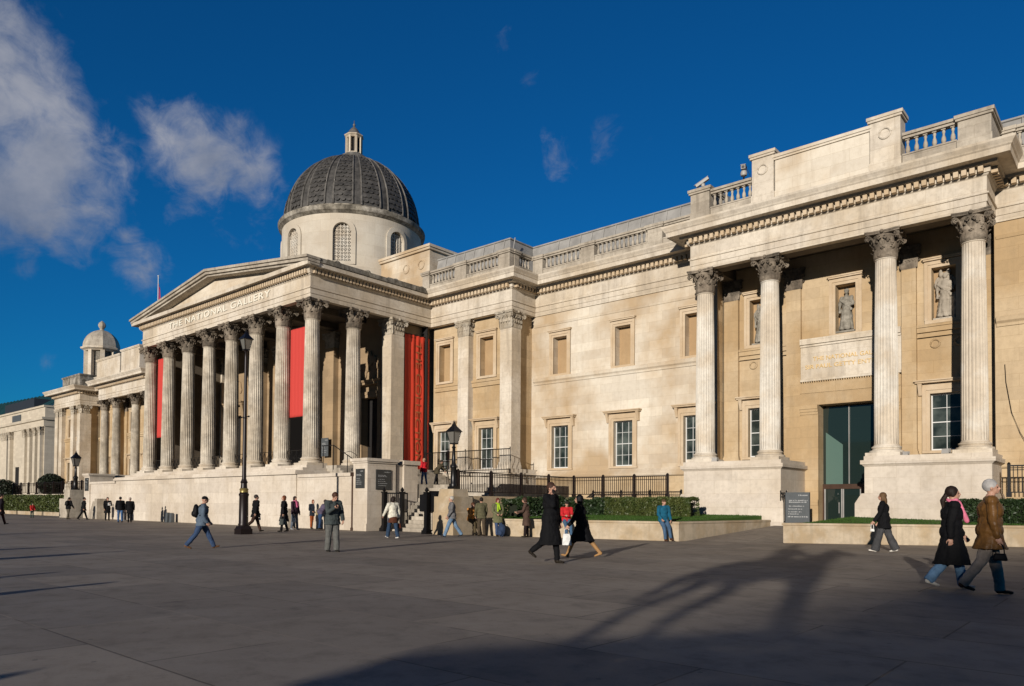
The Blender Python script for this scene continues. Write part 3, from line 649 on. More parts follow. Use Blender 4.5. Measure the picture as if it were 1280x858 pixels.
# frieze-face line of the whole front, travelled west to east (outside on the right)
XPW, XPE, YP = -55.8, -34.68, 23.2
LINE = [(-102.4, 50), (-102.4, 32.14), (-94.1, 32.14), (-94.1, 34.3), (-89.1, 34.3), (-89.1, 32.35), (-76.9, 32.35), (-76.9, 34.3), (-62.8, 34.3), (-62.8, 32.14),
        (XPW, 32.14), (XPW, YP), (XPE, YP), (XPE, 32.14), (-27.89, 32.14), (-27.89, 34.3), (-16.7, 34.3), (-16.7, 32.35), (-4.62, 32.35), (-4.62, 34.3), (9, 34.3), (9, 50)]
def ent_prof():
    return [(-.35, ZA), (.0, ZA), (.0, ZA+.24), (.035, ZA+.245), (.035, ZT-.05), (.09, ZT-.03), (.09, ZT+.03), (.02, ZT+.05), (.02, ZF), (.08, ZF+.05), (.10, ZF+.10), (-.35, ZF+.10)]
def cor_prof():
    z = ZF+.10
    return [(-.35, z), (.15, z), (.16, z+.22), (.40, z+.225), (.42, z+.33), (.78, z+.335), (.86, z+.30), (.88, z+.50), (.93, z+.55), (.95, z+.60), (1.04, z+.72), (1.06, z+.80), (-.35, z+.80)]
mb = GB(); sweep(mb, LINE, ent_prof()); ENT = mb.build('entablature', S_PALE)
mb = GB(); sweep(mb, LINE[:11], cor_prof()); mb.build('cornice', S_PALE)
mb = GB(); sweep(mb, LINE[13:], cor_prof()); COR = mb.build('cornice', S_PALE)
mb = GB(); sweep(mb, LINE[10:14], [(-.35, ZF+.10), (.15, ZF+.10), (.16, ZF+.14), (.30, ZF+.40), (.32, ZF+.42), (.56, ZF+.425), (.60, ZF+.38), (.62, ZF+.60), (-.35, ZF+.60)]); mb.build('portico_cornice', S_PALE)
# modillions / dentils as one carved band
def band(mb, path, step, w, d0, d1, z0, z1, skip=()):
    for i in range(len(path)-1):
        if i in skip: continue
        a = Vector(path[i]); b = Vector(path[i+1]); l = (b-a).length; t = (b-a)/l; nrm = Vector((t.y, -t.x))
        n = max(1, int(l/step)); st = l/n
        for j in range(n):
            c = a+t*(st*(j+.5)); p = c-t*w/2; q = c+t*w/2
            v = []
            for z in (z0, z1):
                for pt, dd in ((p, d0), (q, d0), (q, d1), (p, d1)): v.append((*(pt+nrm*dd), z))
            mb.add(v, [(0, 1, 2, 3), (7, 6, 5, 4), (0, 4, 5, 1), (1, 5, 6, 2), (2, 6, 7, 3), (3, 7, 4, 0)])
mb = GB(); band(mb, LINE[1:-1], .265, .165, .15, .36, ZF+.09, ZF+.318, skip=(9, 10, 11)); mb.build('dentil_band', S_FRAME, COR)
mb = GB(); band(mb, LINE[10:14], .235, .145, .10, .31, ZF+.10, ZF+.40); mb.build('dentil_band', S_FRAME, ENT)

# ---- column, capital, base prototypes (origin at the axis, z = bottom of base)
CH = ZA-BASEZ
def shaft_mesh(z0, z1, rb=.455, rt=.385, fl=24):
    m = MB(); prof = []; n = fl*6; rings = 9; v = []; f = []
    for i in range(rings+1):
        t = i/rings; z = z0+(z1-z0)*t; r = rb+(rt-rb)*(t**1.6)
        for k_ in range(n):
            a = 2*PI*k_/n; ph = (k_ % 6)
            d = (0, 0, .05, .085, .085, .05)[ph] if 0 < i < rings else 0
            v.append(((r*(1-d))*cos(a), (r*(1-d))*sin(a), z))
    for i in range(rings):
        for k_ in range(n): f.append((i*n+k_, i*n+(k_+1) % n, (i+1)*n+(k_+1) % n, (i+1)*n+k_))
    m.add(v, f); m.lathe([(rb*1.06, z0-.05), (rb*1.06, z0), (rb, z0+.05)], 32); m.lathe([(rt, z1-.06), (rt*1.09, z1-.03), (rt*1.09, z1)], 32)
    return m
def base_mesh(r=.455):
    m = MB(); s = r*1.42; m.box(-s, s, -s, s, 0, .15)
    m.lathe([(r*1.40, .15), (r*1.43, .19), (r*1.40, .24), (r*1.22, .26), (r*1.13, .31), (r*1.20, .34), (r*1.25, .37), (r*1.20, .41), (r*1.08, .43), (r*1.06, .46)], 32)
    return m
def leaf(m, ang, r0, z0, hgt, wid, out, curl=.10, R=None):
    """acanthus leaf strip on a bell of radius r0, curling outwards at the top"""
    rows = 7; v = []; f = []; ca, sa = cos(ang), sin(ang)
    for i in range(rows+1):
        t = i/rows
        if t < .72: rr = r0+.02+out*.25*(t/.72)**2; z = z0+hgt*(t/.72)*.92
        else:
            q = (t-.72)/.28*PI*.85; rr = r0+.02+out*.25+curl*sin(q)*.9+out*.2*(t-.72)/.28; z = z0+hgt*.92+curl*.55*(1-cos(q))*.0+hgt*.08*sin(q*1.0)-curl*.7*(t-.72)/.28
        w = wid*(.62+.38*sin(t*PI*.9+.3))*(1-.55*max(0, t-.6)/.4)*(1.0 if i % 2 else .82)
        for j, s_ in enumerate((-1, -.5, 0, .5, 1)):
            rj = rr+(.02 if j == 2 else (-.012 if j in (0, 4) else .012)); y = s_*w/2
            v.append((ca*rj-sa*y, sa*rj+ca*y, z))
    for i in range(rows):
        for j in range(4): a = i*5+j; f.append((a, a+1, a+6, a+5))
    m.add(v, f)
    # thickness: an inner skin
    v2 = [(x*.965, y*.965, z-.012) for x, y, z in v]; m.add(v2, [q[::-1] for q in f])
def spiral(m, c, dirv, r, turns=1.6, th=.032):
    pts = []; d = Vector(dirv).normalized()
    for i in range(15):
        t = i/14; a = -PI*.5+turns*2*PI*t; rr = r*(1-.78*t)
        pts.append(Vector(c)+d*(cos(a)*rr)+Vector((0, 0, sin(a)*rr)))
    m.tube(pts, th, 5)
def cap_mesh(square=False, r=.40, H=1.08):
    m = MB()
    if not square: m.lathe([(r*1.10, 0), (r*1.14, .03), (r*1.10, .06), (r*1.02, .07), (r*1.03, .5), (r*1.12, .75), (r*1.34, .93), (r*1.34, .96)], 28)
    else: m.frustum(-r*1.06, r*1.06, -r*1.06, r*1.06, 0, -r*1.12, r*1.12, -r*1.12, r*1.12, .6); m.frustum(-r*1.12, r*1.12, -r*1.12, r*1.12, .6, -r*1.35, r*1.35, -r*1.35, r*1.35, .95)
    if not square:
        for k_ in range(8): leaf(m, k_*PI/4, r*1.04, .06, .36, .30, .10, .10)
        for k_ in range(8): leaf(m, (k_+.5)*PI/4, r*1.04, .08, .64, .30, .16, .12)
    else:
        for side in range(4):
            rot = Matrix.Rotation(side*PI/2, 3, 'Z')
            for j, (yy, hh, oo) in enumerate([(-.30, .36, .10), (-.10, .36, .10), (.10, .36, .10), (.30, .36, .10), (-.42, .64, .16), (-.2, .64, .16), (0, .64, .16), (.2, .64, .16), (.42, .64, .16)]):
                t = MB(); leaf(t, 0, r*1.02, .05, hh, .22, oo, .11)
                m.add([rot @ (Vector(p)+Vector((0, yy*r/.42, 0))) for p in t.v], t.f)
    # abacus with hollow sides and corner volutes
    s = r*1.70; poly = []
    for q in range(4):
        a = q*PI/2
        for t in range(8):
            u = -1+2*t/8; x = s*.97-.16*(1-u*u)*s*.9; y = u*s*.9
            poly.append((x*cos(a)-y*sin(a), x*sin(a)+y*cos(a)))
    m.prism(poly, H-.13, H-.06); m.prism([(x*1.04, y*1.04) for x, y in poly], H-.06, H)
    for q in range(4):
        a = q*PI/2+PI/4; d = Vector((cos(a), sin(a), 0))
        for e in (-1, 1):
            o_ = Vector((-sin(a), cos(a), 0))*e*.035
            spiral(m, d*(s*1.10)+o_+Vector((0, 0, H-.25)), d, .125)
        m.tube([d*(r*1.05)+Vector((0, 0, .50)), d*(r*1.35)+Vector((0, 0, .78)), d*(s*1.08)+Vector((0, 0, H-.15))], [.05, .05, .045], 6)
        leaf(m, a, r*1.2, .55, .30, .20, .12, .09)
        b = q*PI/2; d2 = Vector((cos(b), sin(b), 0)); t2 = Vector((-sin(b), cos(b), 0))
        for e in (-1, 1): spiral(m, d2*(r*1.38)+t2*e*.10+Vector((0, 0, H-.27)), t2*e, .085, 1.4, .026)
        m.ball(tuple(d2*(s*.88)+Vector((0, 0, H-.05))), (.08, .08, .08), 8, 5)
        for e in (-1, 1): m.tube([d2*(r*1.05)+t2*e*.02+Vector((0, 0, .45)), d2*(r*1.22)+t2*e*.08+Vector((0, 0, .68))], [.04, .05], 5)
    return m
PROTO = {}
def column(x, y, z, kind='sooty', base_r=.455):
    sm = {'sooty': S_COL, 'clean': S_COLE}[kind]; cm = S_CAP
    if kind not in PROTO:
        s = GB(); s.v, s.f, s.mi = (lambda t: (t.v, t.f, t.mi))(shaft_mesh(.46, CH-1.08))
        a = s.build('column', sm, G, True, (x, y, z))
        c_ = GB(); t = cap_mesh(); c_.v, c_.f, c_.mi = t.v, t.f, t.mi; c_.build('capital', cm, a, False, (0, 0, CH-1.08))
        b_ = GB(); t = base_mesh(); b_.v, b_.f, b_.mi = t.v, t.f, t.mi; b_.build('column_base', S_PALE, a, True)
        PROTO[kind] = a; return a
    p = PROTO[kind]; a = p.copy(); C.objects.link(a); a.location = Vector((x, y, z))+G_OFF
    a.rotation_euler.z = random.choice((0, PI/2, PI, -PI/2))
    for ch in [o for o in SC.objects if o.parent == p]:
        c_ = ch.copy(); C.objects.link(c_); c_.parent = a
    return a
YC = 23.7
PX = [-55.52+2.903*i for i in range(8)]
for x in PX: column(x, YC, BASEZ)
column(-35.2, 26.5, BASEZ)
for x in (-16.2, -13.05, -8.22, -5.12): column(x, 32.85, BASEZ, 'clean')
for x in (-88.6, -85.4, -80.5, -77.4): column(x, 32.85, BASEZ)
def anta(x0, x1, y0, y1, mat=S_PALE, capm=S_CAPL, z=BASEZ, top=ZA, cap=True, name='pilaster'):
    m = GB(); m.box(x0, x1, y0, y1, z+.42, top-(1.0 if cap else 0))
    m.box(x0-.10, x1+.10, y0-.10, y1+.02, z, z+.14); m.box(x0-.075, x1+.075, y0-.075, y1+.015, z+.14, z+.24); m.box(x0-.045, x1+.045, y0-.045, y1+.01, z+.24, z+.34); m.box(x0-.02, x1+.02, y0-.02, y1+.005, z+.34, z+.42)
    a = m.build(name, mat)
    if cap:
        c_ = GB(); w = (x1-x0)/2
        t = cap_mesh(True, min(.42, w*.95), 1.0); cx_ = (x0+x1)/2
        dy = (y1-y0)/2
        cyy = y0+w if (y1-y0) > 2*w*.9 else y0+max(dy, .15)
        sy = 1. if (y1-y0) > 1.5*w else max(.25, dy/w)
        c_.add([(cx_+x, y0+dy+yy*(dy/(w*.95) if (y1-y0) < 1.5*w else 1.), top-1.0+z_) for x, yy, z_ in t.v], t.f)
        c_.build('capital', capm, a)
    return a
# walls with openings -------------------------------------------------
def wall_y(name, y, x0, x1, z0, z1, ops, mat, depth=.44, back=None):
    """wall facing -Y with rectangular openings (xa, xb, za, zb)"""
    m = GB(); xs = sorted({x0, x1, *[o[0] for o in ops], *[o[1] for o in ops]}); zs = sorted({z0, z1, *[o[2] for o in ops], *[o[3] for o in ops]})
    for i in range(len(xs)-1):
        for j in range(len(zs)-1):
            cx_, cz_ = (xs[i]+xs[i+1])/2, (zs[j]+zs[j+1])/2
            if any(o[0] < cx_ < o[1] and o[2] < cz_ < o[3] for o in ops): continue
            m.quad((xs[i], y, zs[j]), (xs[i+1], y, zs[j]), (xs[i+1], y, zs[j+1]), (xs[i], y, zs[j+1]))
    for a, b, c_, d in [o[:4] for o in ops]:
        m.quad((a, y, c_), (a, y+depth, c_), (a, y+depth, d), (a, y, d)); m.quad((b, y, c_), (b, y, d), (b, y+depth, d), (b, y+depth, c_))
        m.quad((a, y, d), (a, y+depth, d), (b, y+depth, d), (b, y, d)); m.quad((a, y, c_), (b, y, c_), (b, y+depth, c_), (a, y+depth, c_))
    me = m.build(name, mat); bm = bmesh.new(); bm.from_mesh(me.data)
    bmesh.ops.remove_doubles(bm, verts=bm.verts, dist=.0005); bm.to_mesh(me.data); bm.free()
    return me
def frame_boxes(m, a, b, c_, d, y, w=.26, p=.07, bottom=False):
    m.box(a-w, a, y-p, y+.02, c_, d+w); m.box(b, b+w, y-p, y+.02, c_, d+w); m.box(a, b, y-p, y+.02, d, d+w)
    w2 = w*.45; m.box(a-w-.03, a-w+w2, y-p-.035, y-p, c_, d+w+.03); m.box(b+w-w2, b+w+.03, y-p-.035, y-p, c_, d+w+.03); m.box(a-w+w2, b+w-w2, y-p-.035, y-p, d+w-w2, d+w+.03)
def glazed(a, b, c_, d, y, cols=3, rows=4, mat=S_FRAME, shelf=True):
    m = GB(); frame_boxes(m, a, b, c_, d, y)
    if shelf:
        z = d+.44; m.box(a-.42, b+.42, y-.06, y+.02, d+.29, z); m.box(a-.52, b+.52, y-.30, y+.02, z, z+.07); m.box(a-.56, b+.56, y-.36, y+.02, z+.07, z+.13)
        for s, q in ((a-.36, 1), (b+.36, 1)):
            m.frustum(s-.065, s+.065, y-.10, y+.02, z-.50, s-.08, s+.08, y-.26, y+.02, z)
    m.box(a-.30, b+.30, y-.10, y+.02, c_-.12, c_-.003)
    w = m.build('window', mat)
    g = GB(); g.quad((a-.01, y+.26, c_-.01), (b+.01, y+.26, c_-.01), (b+.01, y+.26, d+.01), (a-.01, y+.26, d+.01)); g.build('glass', GLASS, w)
    s = GB(); t = .021; fy0, fy1 = y+.205, y+.255
    s.box(a, a+.045, fy0, fy1, c_, d); s.box(b-.045, b, fy0, fy1, c_, d); s.box(a+.045, b-.045, fy0, fy1, c_, c_+.07); s.box(a+.045, b-.045, fy0, fy1, d-.06, d)
    for i in range(1, cols):
        x = a+(b-a)*i/cols; s.box(x-t/2, x+t/2, fy0+.012, fy1, c_+.07, d-.06)
    for j in range(1, rows):
        z = c_+(d-c_)*j/rows; tt = t*(2.0 if j == rows//2 else 1); xs_ = [a+.045]+[a+(b-a)*i/cols for i in range(1, cols)]+[b-.045]
        for i in range(cols): s.box(xs_[i]+(t/2 if i else 0), xs_[i+1]-(t/2 if i < cols-1 else 0), fy0+.014, fy1, z-tt/2, z+tt/2)
    s.build('sash', WHITE, w)
    return w
def blind(a, b, c_, d, y, mat=S_FRAME, shelf=True, depth=.42, name='blind_window'):
    m = GB(); frame_boxes(m, a, b, c_, d, y, .24, .06)
    if shelf: m.box(a-.30, b+.30, y-.16, y+.02, d+.30, d+.37); m.box(a-.34, b+.34, y-.20, y+.02, d+.37, d+.42)
    m.box(a-.26, b+.26, y-.09, y+.02, c_-.14, c_-.003)
    w = m.build(name, mat)
    g = GB(); g.quad((a-.01, y+depth-.01, c_-.01), (b+.01, y+depth-.01, c_-.01), (b+.01, y+depth-.01, d+.01), (a-.01, y+depth-.01, d+.01)); g.build('recess_panel', S_TAN, w)
    return w
YM, YPV = 34.36, 32.62
LOW = (3.42, 5.88); UPP = (8.92, 11.08)
# east link wing, the wall to the right of the east porch and their mirror in the west
wl = [(-26.62, -25.42), (-22.34, -21.14), (-18.12, -16.92)]
ops = [(a, b, *LOW) for a, b in wl]+[(a+.08, b-.14, *UPP) for a, b in wl]
wall_y('wall', YM, -28.2, -16.3, 3.1, ZA+.02, ops, S_WHITE)
for a, b in wl: glazed(a, b, *LOW, YM); blind(a+.08, b-.14, *UPP, YM)
wr = [(-2.95, -1.75), (1.3, 2.5), (5.6, 6.8)]
ops = [(a, b, *LOW) for a, b in wr]+[(a+.08, b-.14, *UPP) for a, b in wr]
wall_y('wall', YM, -4.64, 9, 3.1, ZA+.02, ops, S_WARM)
for a, b in wr: glazed(a, b, *LOW, YM); blind(a+.08, b-.14, *UPP, YM)
ww = [(-92.4, -91.4)]; wlw = [(-74.5, -73.3), (-70.2, -69.), (-65.9, -64.7)]
for x0, x1, ws in ((-94.1, -88.9, ww), (-77.1, -62.8, wlw)):
    ops = [(a, b, *LOW) for a, b in ws]+[(a+.08, b-.1, *UPP) for a, b in ws]
    wall_y('wall', YM, x0, x1, 3.1, ZA+.02, ops, S_WARM)
    for a, b in ws: glazed(a, b, *LOW, YM); blind(a+.08, b-.1, *UPP, YM)
# pavilions beside the portico
for sx in (1, -1):
    X = lambda x: x if sx == 1 else -90.78-x
    def XX(a, b): return (X(a), X(b)) if sx == 1 else (X(b), X(a))
    ws = [XX(-34.42, -33.3), XX(-30.85, -29.65)]
    ops = [(a, b, LOW[0], LOW[1]+.0) for a, b in ws]+[(a+.06, b-.06, 9.02, 11.36) for a, b in ws]
    x0, x1 = XX(-34.9, -28.2)
    wall_y('wall', YPV, x0, x1, 3.1, ZA+.02, ops, S_WARM)
    for a, b in ws: glazed(a, b, *LOW, YPV); blind(a+.06, b-.06, 9.02, 11.36, YPV)
    a, b = XX(-32.3, -31.4); anta(a, b, 32.20, 32.64)
    a, b = XX(-28.83, -27.93); anta(a, b, 32.20, 33.02)
    m = GB(); a, b = XX(-28.6, -28.2); m.box(a, b, 32.9, YM-.002, 3.1, ZA+.01); m.build('side_wall', S_WARM)
# far west pavilion and west porch
wall_y('wall', YPV, -102.1, -94.3, 3.1, ZA+.02, [(-98.9, -97.9, *LOW), (-98.8, -98.0, *UPP)], S_WARM)
glazed(-98.9, -97.9, *LOW, YPV); blind(-98.8, -98.0, *UPP, YPV)
m = GB(); m.box(-102.3, -94.4, YPV+.35, 40, 3.1, ZA+.01); m.build('side_wall', S_WARM)
for a, b in ((-102.4, -101.4), (-100.9, -100.0), (-97.1, -96.2), (-95.1, -94.13)): anta(a, b, 32.20, 32.64 if b < -95 else 33.4)
# porches
def porch(x0, x1, pil, Yw, door, lowin, niches, east):
    ops = [(a, b, 3.7, 6.1) for a, b in lowin]+[(a, b, 9.2, 11.42) for a, b in niches]+([door] if door else [])
    wall_y('porch_wall', Yw, x0+.0, x1-.0, 0.2, ZA+.6, ops, S_WARM, .45)
    for a, b in lowin: glazed(a, b, 3.7, 6.1, Yw, 2 if b-a < 1.3 else 3, 4)
    for a, b in niches: blind(a, b, 9.2, 11.42, Yw, depth=.45, name='niche')
    for a, b in pil: anta(a, b, Yw-.18, Yw+.02, S_WARM, S_CAP)
    m = GB(); m.box(x0, x1, Yw+.46, Yw+.6, .2, ZA+.6) if not door else None
    # string course between the pilasters
    ed = sorted(pil)
    for i in range(len(ed)-1):
        a, b = ed[i][1]+.01, ed[i+1][0]-.01
        m.box(a, b, Yw-.10, Yw+.01, 8.72, 9.02); m.box(a, b, Yw-.15, Yw-.1, 8.93, 9.04); m.box(a, b, Yw-.12, Yw-.10, 8.5, 8.56)
        if not (door and a < (door[0]+door[1])/2 < b):
            for q in (.3, .7):   # carved wreaths
                cxw = a+(b-a)*q; pts = [(cxw+.17*cos(t*PI/8), Yw-.03, 8.22+.17*sin(t*PI/8)) for t in range(17)]; m.tube(pts, .045, 6)
    m.build('string_course', S_WARM)
    # beams and ceiling over the porch
    m = GB(); m.box(x0+.03, x1-.03, 32.352, 33.35, ZA+.003, ZF+.2); m.box(x0+.03, x0+1.0, 33.352, Yw-.005, ZA+.003, ZF+.2); m.box(x1-1.0, x1-.03, 33.352, Yw-.005, ZA+.003, ZF+.2)
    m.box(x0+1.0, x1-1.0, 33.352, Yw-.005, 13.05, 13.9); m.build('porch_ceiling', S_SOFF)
DOOR = (-11.62, -8.98, .45, 5.98)
YW = 35.2
porch(-16.7, -4.62, [(-16.25, -15.52), (-13.12, -12.45), (-8.15, -7.58), (-5.3, -4.70)], YW, DOOR, [(-15.05, -14.0), (-7.10, -5.95)], [(-14.98, -14.05), (-10.92, -10.05), (-7.02, -6.12)], True)
porch(-89.1, -76.9, [(-88.9, -88.2), (-85.7, -85.0), (-80.9, -80.2), (-77.8, -77.1)], YW, None, [(-87.6, -86.4), (-84.0, -82.0), (-79.6, -78.4)], [(-87.5, -86.6), (-83.4, -82.6), (-79.5, -78.6)], False)
m = GB(); m.box(-16.72, -16.32, YM+.003, YW+.3, .2, ZA+.6); m.box(-4.66, -4.3, YM+.003, YW+.3, .2, ZA+.6); m.box(-89.1, -88.85, YM+.003, YW+.3, .2, ZA+.6); m.box(-77.2, -76.9, YM+.003, YW+.3, .2, ZA+.6); m.build('side_wall', S_WARM)
# the blank pale attic panel over the entrance with its gilt words
m = GB(); m.box(-12.44, -8.16, YW-.20, YW+.01, 7.22, 8.71); m.box(-12.44, -8.16, YW-.26, YW-.0, 8.715, 8.82); m.box(-12.44, -8.16, YW-.34, YW-.0, 8.82, 9.08)
m.box(-12.44, -8.16, YW-.28, YW-.0, 7.10, 7.216)
pn = m.build('inscription_panel', S_PALE)
m = GB(); band(m, [(-12.4, YW-.2), (-8.2, YW-.2)], .10, .05, 0, .05, 7.03, 7.095); m.build('bead_moulding', S_WARM, pn)
pn.rotation_euler = (0, 0, 0)
def gtext(name, txt, size, mat, parent, o, xd, yd, width, sp=1.):
    ob = text_mesh(name, txt, size, .02, mat, parent, o, xd, yd, width, sp)
    if parent is G: ob.location = G_OFF
    return ob
gtext('inscription', 'THE NATIONAL GALLERY', .27, GOLD, pn, (-10.3, YW-.212, 8.12), (1, 0, 0), (0, 0, 1), 3.15)
gtext('inscription', 'SIR PAUL GETTY ENTRANCE', .27, GOLD, pn, (-10.3, YW-.212, 7.76), (1, 0, 0), (0, 0, 1), 3.85)
# doorway: antae, lintel, glass screen and bronze doors
dw = GB()
for a, b in ((-12.44, -11.62), (-8.98, -8.16)):
    dw.box(a, b, YW-.30, YW-.003, 1.55, 5.55); dw.box(a-.0, b+.0, YW-.36, YW-.302, 1.35, 1.62); dw.box(a, b, YW-.33, YW-.004, .45, 1.55)
    dw.box(a, b, YW-.34, YW-.003, 5.55, 5.67); dw.box(a, b, YW-.38, YW-.003, 5.67, 5.80); dw.box(a, b, YW-.42, YW-.003, 5.80, 5.98)
dw.box(-12.44, -8.16, YW-.26, YW-.003, 5.985, 6.55); dw.box(-12.44, -8.16, YW-.30, YW-.003, 6.55, 7.02)
dw.build('door_surround', S_WARM)
m = GB(); m.quad((DOOR[0], YW+.40, 2.2), (DOOR[1], YW+.40, 2.2), (DOOR[1], YW+.40, 5.98), (DOOR[0], YW+.40, 5.98)); tr = m.build('glass_screen', DGLASS)
m = GB(); m.box(-10.48, -10.45, YW+.33, YW+.38, 2.35, 5.98); m.build('mullion', LEAD, tr)
m = GB(); m.quad((-11.5, YW+.39, 2.25), (-10.75, YW+.39, 2.25), (-10.75, YW+.39, 4.15), (-11.5, YW+.39, 4.75)); m.build('pale_glass_panel', FROST, tr)
m = GB(); m.box(DOOR[0], DOOR[1], YW+.30, YW+.44, 2.12, 2.34); m.box(DOOR[0], DOOR[0]+.07, YW+.30, YW+.44, .45, 2.12); m.box(DOOR[1]-.07, DOOR[1], YW+.30, YW+.44, .45, 2.12); m.box(-9.95, -9.78, YW+.30, YW+.44, .45, 2.12)
df = m.build('door_frame', BRONZE)
for a, b in ((-11.55, -10.76), (-10.74, -9.95), (-9.78, -9.05)):
    m = GB(); m.box(a, b, YW+.36, YW+.37, .5, 2.12); d_ = m.build('door_leaf', DGLASS, df)
    m = GB(); m.box(a, a+.05, YW+.32, YW+.40, .5, 2.12); m.box(b-.05, b, YW+.32, YW+.40, .5, 2.12); m.box(a+.05, b-.05, YW+.32, YW+.40, .5, .6); m.box(b-.14, b-.11, YW+.26, YW+.31, 1.0, 1.5); m.build('door_stile', LEAD, d_)
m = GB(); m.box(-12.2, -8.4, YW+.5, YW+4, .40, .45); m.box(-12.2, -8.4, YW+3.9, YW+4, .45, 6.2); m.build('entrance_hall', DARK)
# sills, base ledge and basement of the wings
LEDG = [(-28.0, YM), (-16.75, YM)]
for path in ([(-28.0, YM), (-16.75, YM)], [(-4.6, YM), (9, YM)], [(-94.1, YM), (-89.0, YM)], [(-77., YM), (-62.8, YM)]):
    m = GB(); sweep(m, path, [(-.1, 2.86), (.22, 2.86), (.26, 2.92), (.26, 3.05), (.14, 3.20), (.10, 3.28), (-.1, 3.28)]); sweep(m, path, [(-.05, 8.40), (.05, 8.40), (.07, 8.52), (.15, 8.60), (.17, 8.72), (.10, 8.80), (-.05, 8.80)])
    sweep(m, path, [(-.02, 11.86), (.03, 11.86), (.06, 11.98), (-.02, 11.98)]); m.build('string_course', S_WHITE if path[0][0] == -28. else S_WARM)
    m = GB(); m.box(path[0][0], path[1][0], YM-.10, YM+.3, -.6, 2.86); m.build('basement_wall', S_WARM)
for x0, x1 in ((-34.72, -28.2), (-62.6, -56.1), (-102.3, -94.3)):
    m = GB(); m.box(x0, x1, YPV-.10, YPV+.02, 8.40, 8.66); m.box(x0, x1, YPV-.16, YPV+.02, 8.66, 8.80)
    m.build('string_course', S_WARM)
for x0, x1 in ((-34.9, -27.7), (-63, -55.9), (-102.6, -93.9)):
    m = GB(); m.box(x0, x1, 31.7, YM-.11, -.6, 2.95); m.box(x0-.1, x1+.1, 31.55, YM-.12, 2.95, 3.12); m.box(x0, x1, 31.62, YM-.10, 3.12, BASEZ-.002); m.build('pavilion_base', S_PALE)
# porch plinths
def plinth(x0, x1, y0, y1, z0=.0):
    m = GB(); m.frustum(x0-.30, x1+.22, y0-.28, y1, z0, x0-.30, x1+.20, y0-.26, y1, 1.45); m.frustum(x0-.30, x1+.20, y0-.26, y1, 1.45, x0-.10, x1+.05, y0-.06, y1, 1.85)
    m.box(x0, x1, y0, y1-.001, 1.85, 2.92); m.frustum(x0, x1, y0, y1, 2.92, x0-.10, x1+.10, y0-.10, y1, 3.02); m.box(x0-.13, x1+.13, y0-.13, y1, 3.02, 3.18); m.box(x0-.02, x1+.02, y0-.02, y1-.002, 3.18, BASEZ-.002)
    return m.build('plinth', S_PLAT)
plinth(-16.85, -12.22, 31.95, YW-.32); plinth(-8.82, -4.45, 31.95, YW-.32)
plinth(-89.3, -84.8, 31.95, YW-.02); plinth(-81.2, -76.7, 31.95, YW-.02)
m = GB(); m.box(-84.67, -81.33, 32.2, YW-.02, 0, BASEZ-.01); m.build('plinth', S_PLAT)
# ---- portico: podium, inner wall, ceiling, pediment, roof
m = GB()
m.box(-56.9, -33.85, 21.93, 34, -.3, 2.80); m.box(-57.05, -33.72, 21.78, 34, 2.80, 2.93); m.box(-57.0, -33.78, 21.84, 34, 2.93, 3.02); m.box(-56.7, -34.05, 22.45, 34, 3.02, 3.19); m.box(-56.5, -34.3, 22.85, 34, 3.19, BASEZ-.001)
pod = m.build('portico_podium', S_PLAT)
for s in (1, -1):
    m = GB()
    X = (lambda x: x) if s == 1 else (lambda x: -90.78-x)
    def bx(a, b, *r_): a, b = sorted((X(a), X(b))); m.box(a, b, *r_)
    bx(-33.845, -28.98, 21.99, 22.6, -.3, 2.62); bx(-33.71, -28.98, 21.90, 22.7, 2.62, 2.78)
    bx(-28.975, -27.90, 21.90, 23.62, -.3, 3.22); bx(-29.02, -27.84, 21.84, 23.68, 3.22, 3.30); bx(-29.08, -27.78, 21.78, 23.74, 3.30, 3.44)
    bx(-28.7, -28.0, 23.75, 24.1, -.3, 3.2)
    bx(-28.7, -27.86, 24.12, 25.0, -.3, 3.22); bx(-28.8, -27.76, 24.02, 25.1, 3.22, 3.42)
    bx(-28.9, -27.9, 21.86, 21.898, -.3, .35)
    m.build('stair_flank_wall', S_PLAT)
# stairs and landing on the east and west flanks
for s in (1, -1):
    X = (lambda x: x) if s == 1 else (lambda x: -90.78-x)
    m = GB(); n = 13
    for i in range(n):
        a, b = sorted((X(-27.9), X(-23.3))); z = 2.28*(i+1)/n; y = 23.0+.26*i; m.box(a, b, y, 31.54, z-2.28/n if i else -.2, z)
    a, b = sorted((X(-33.6), X(-27.9))); m.box(a, b, 25.1, 31.5, -.2, 2.28)
    for i in range(7):
        a, b = sorted((X(-34.2), X(-31.4-.3*i))); z = 2.28+1.07*(i+1)/7; m.box(a, b, 24., 31.5, z-1.07/7, z)
    m.build('stair', S_GREY)
# interior of the portico
YI = 29.4
ops = [(-38.0, -36.45, BASEZ, 7.95), (-54.33, -52.78, BASEZ, 7.95), (-47.6, -43.2, BASEZ, 11.2)]
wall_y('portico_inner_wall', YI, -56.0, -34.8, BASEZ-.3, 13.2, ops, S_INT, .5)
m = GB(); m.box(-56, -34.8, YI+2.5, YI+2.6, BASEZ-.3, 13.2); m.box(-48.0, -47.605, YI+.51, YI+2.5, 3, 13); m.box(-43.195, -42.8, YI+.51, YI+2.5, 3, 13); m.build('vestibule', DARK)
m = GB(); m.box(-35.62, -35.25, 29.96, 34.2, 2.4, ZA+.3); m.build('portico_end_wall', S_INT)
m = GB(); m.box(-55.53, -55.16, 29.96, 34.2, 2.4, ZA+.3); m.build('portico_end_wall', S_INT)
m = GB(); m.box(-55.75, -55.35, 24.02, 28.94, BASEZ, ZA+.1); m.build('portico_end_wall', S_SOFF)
for a, b in ((-41.5, -40.62), (-50.2, -49.3), (-47.9, -47.62), (-43.18, -42.9)): anta(a, b, YI-.40, YI+.02, S_INT, S_CAPL)
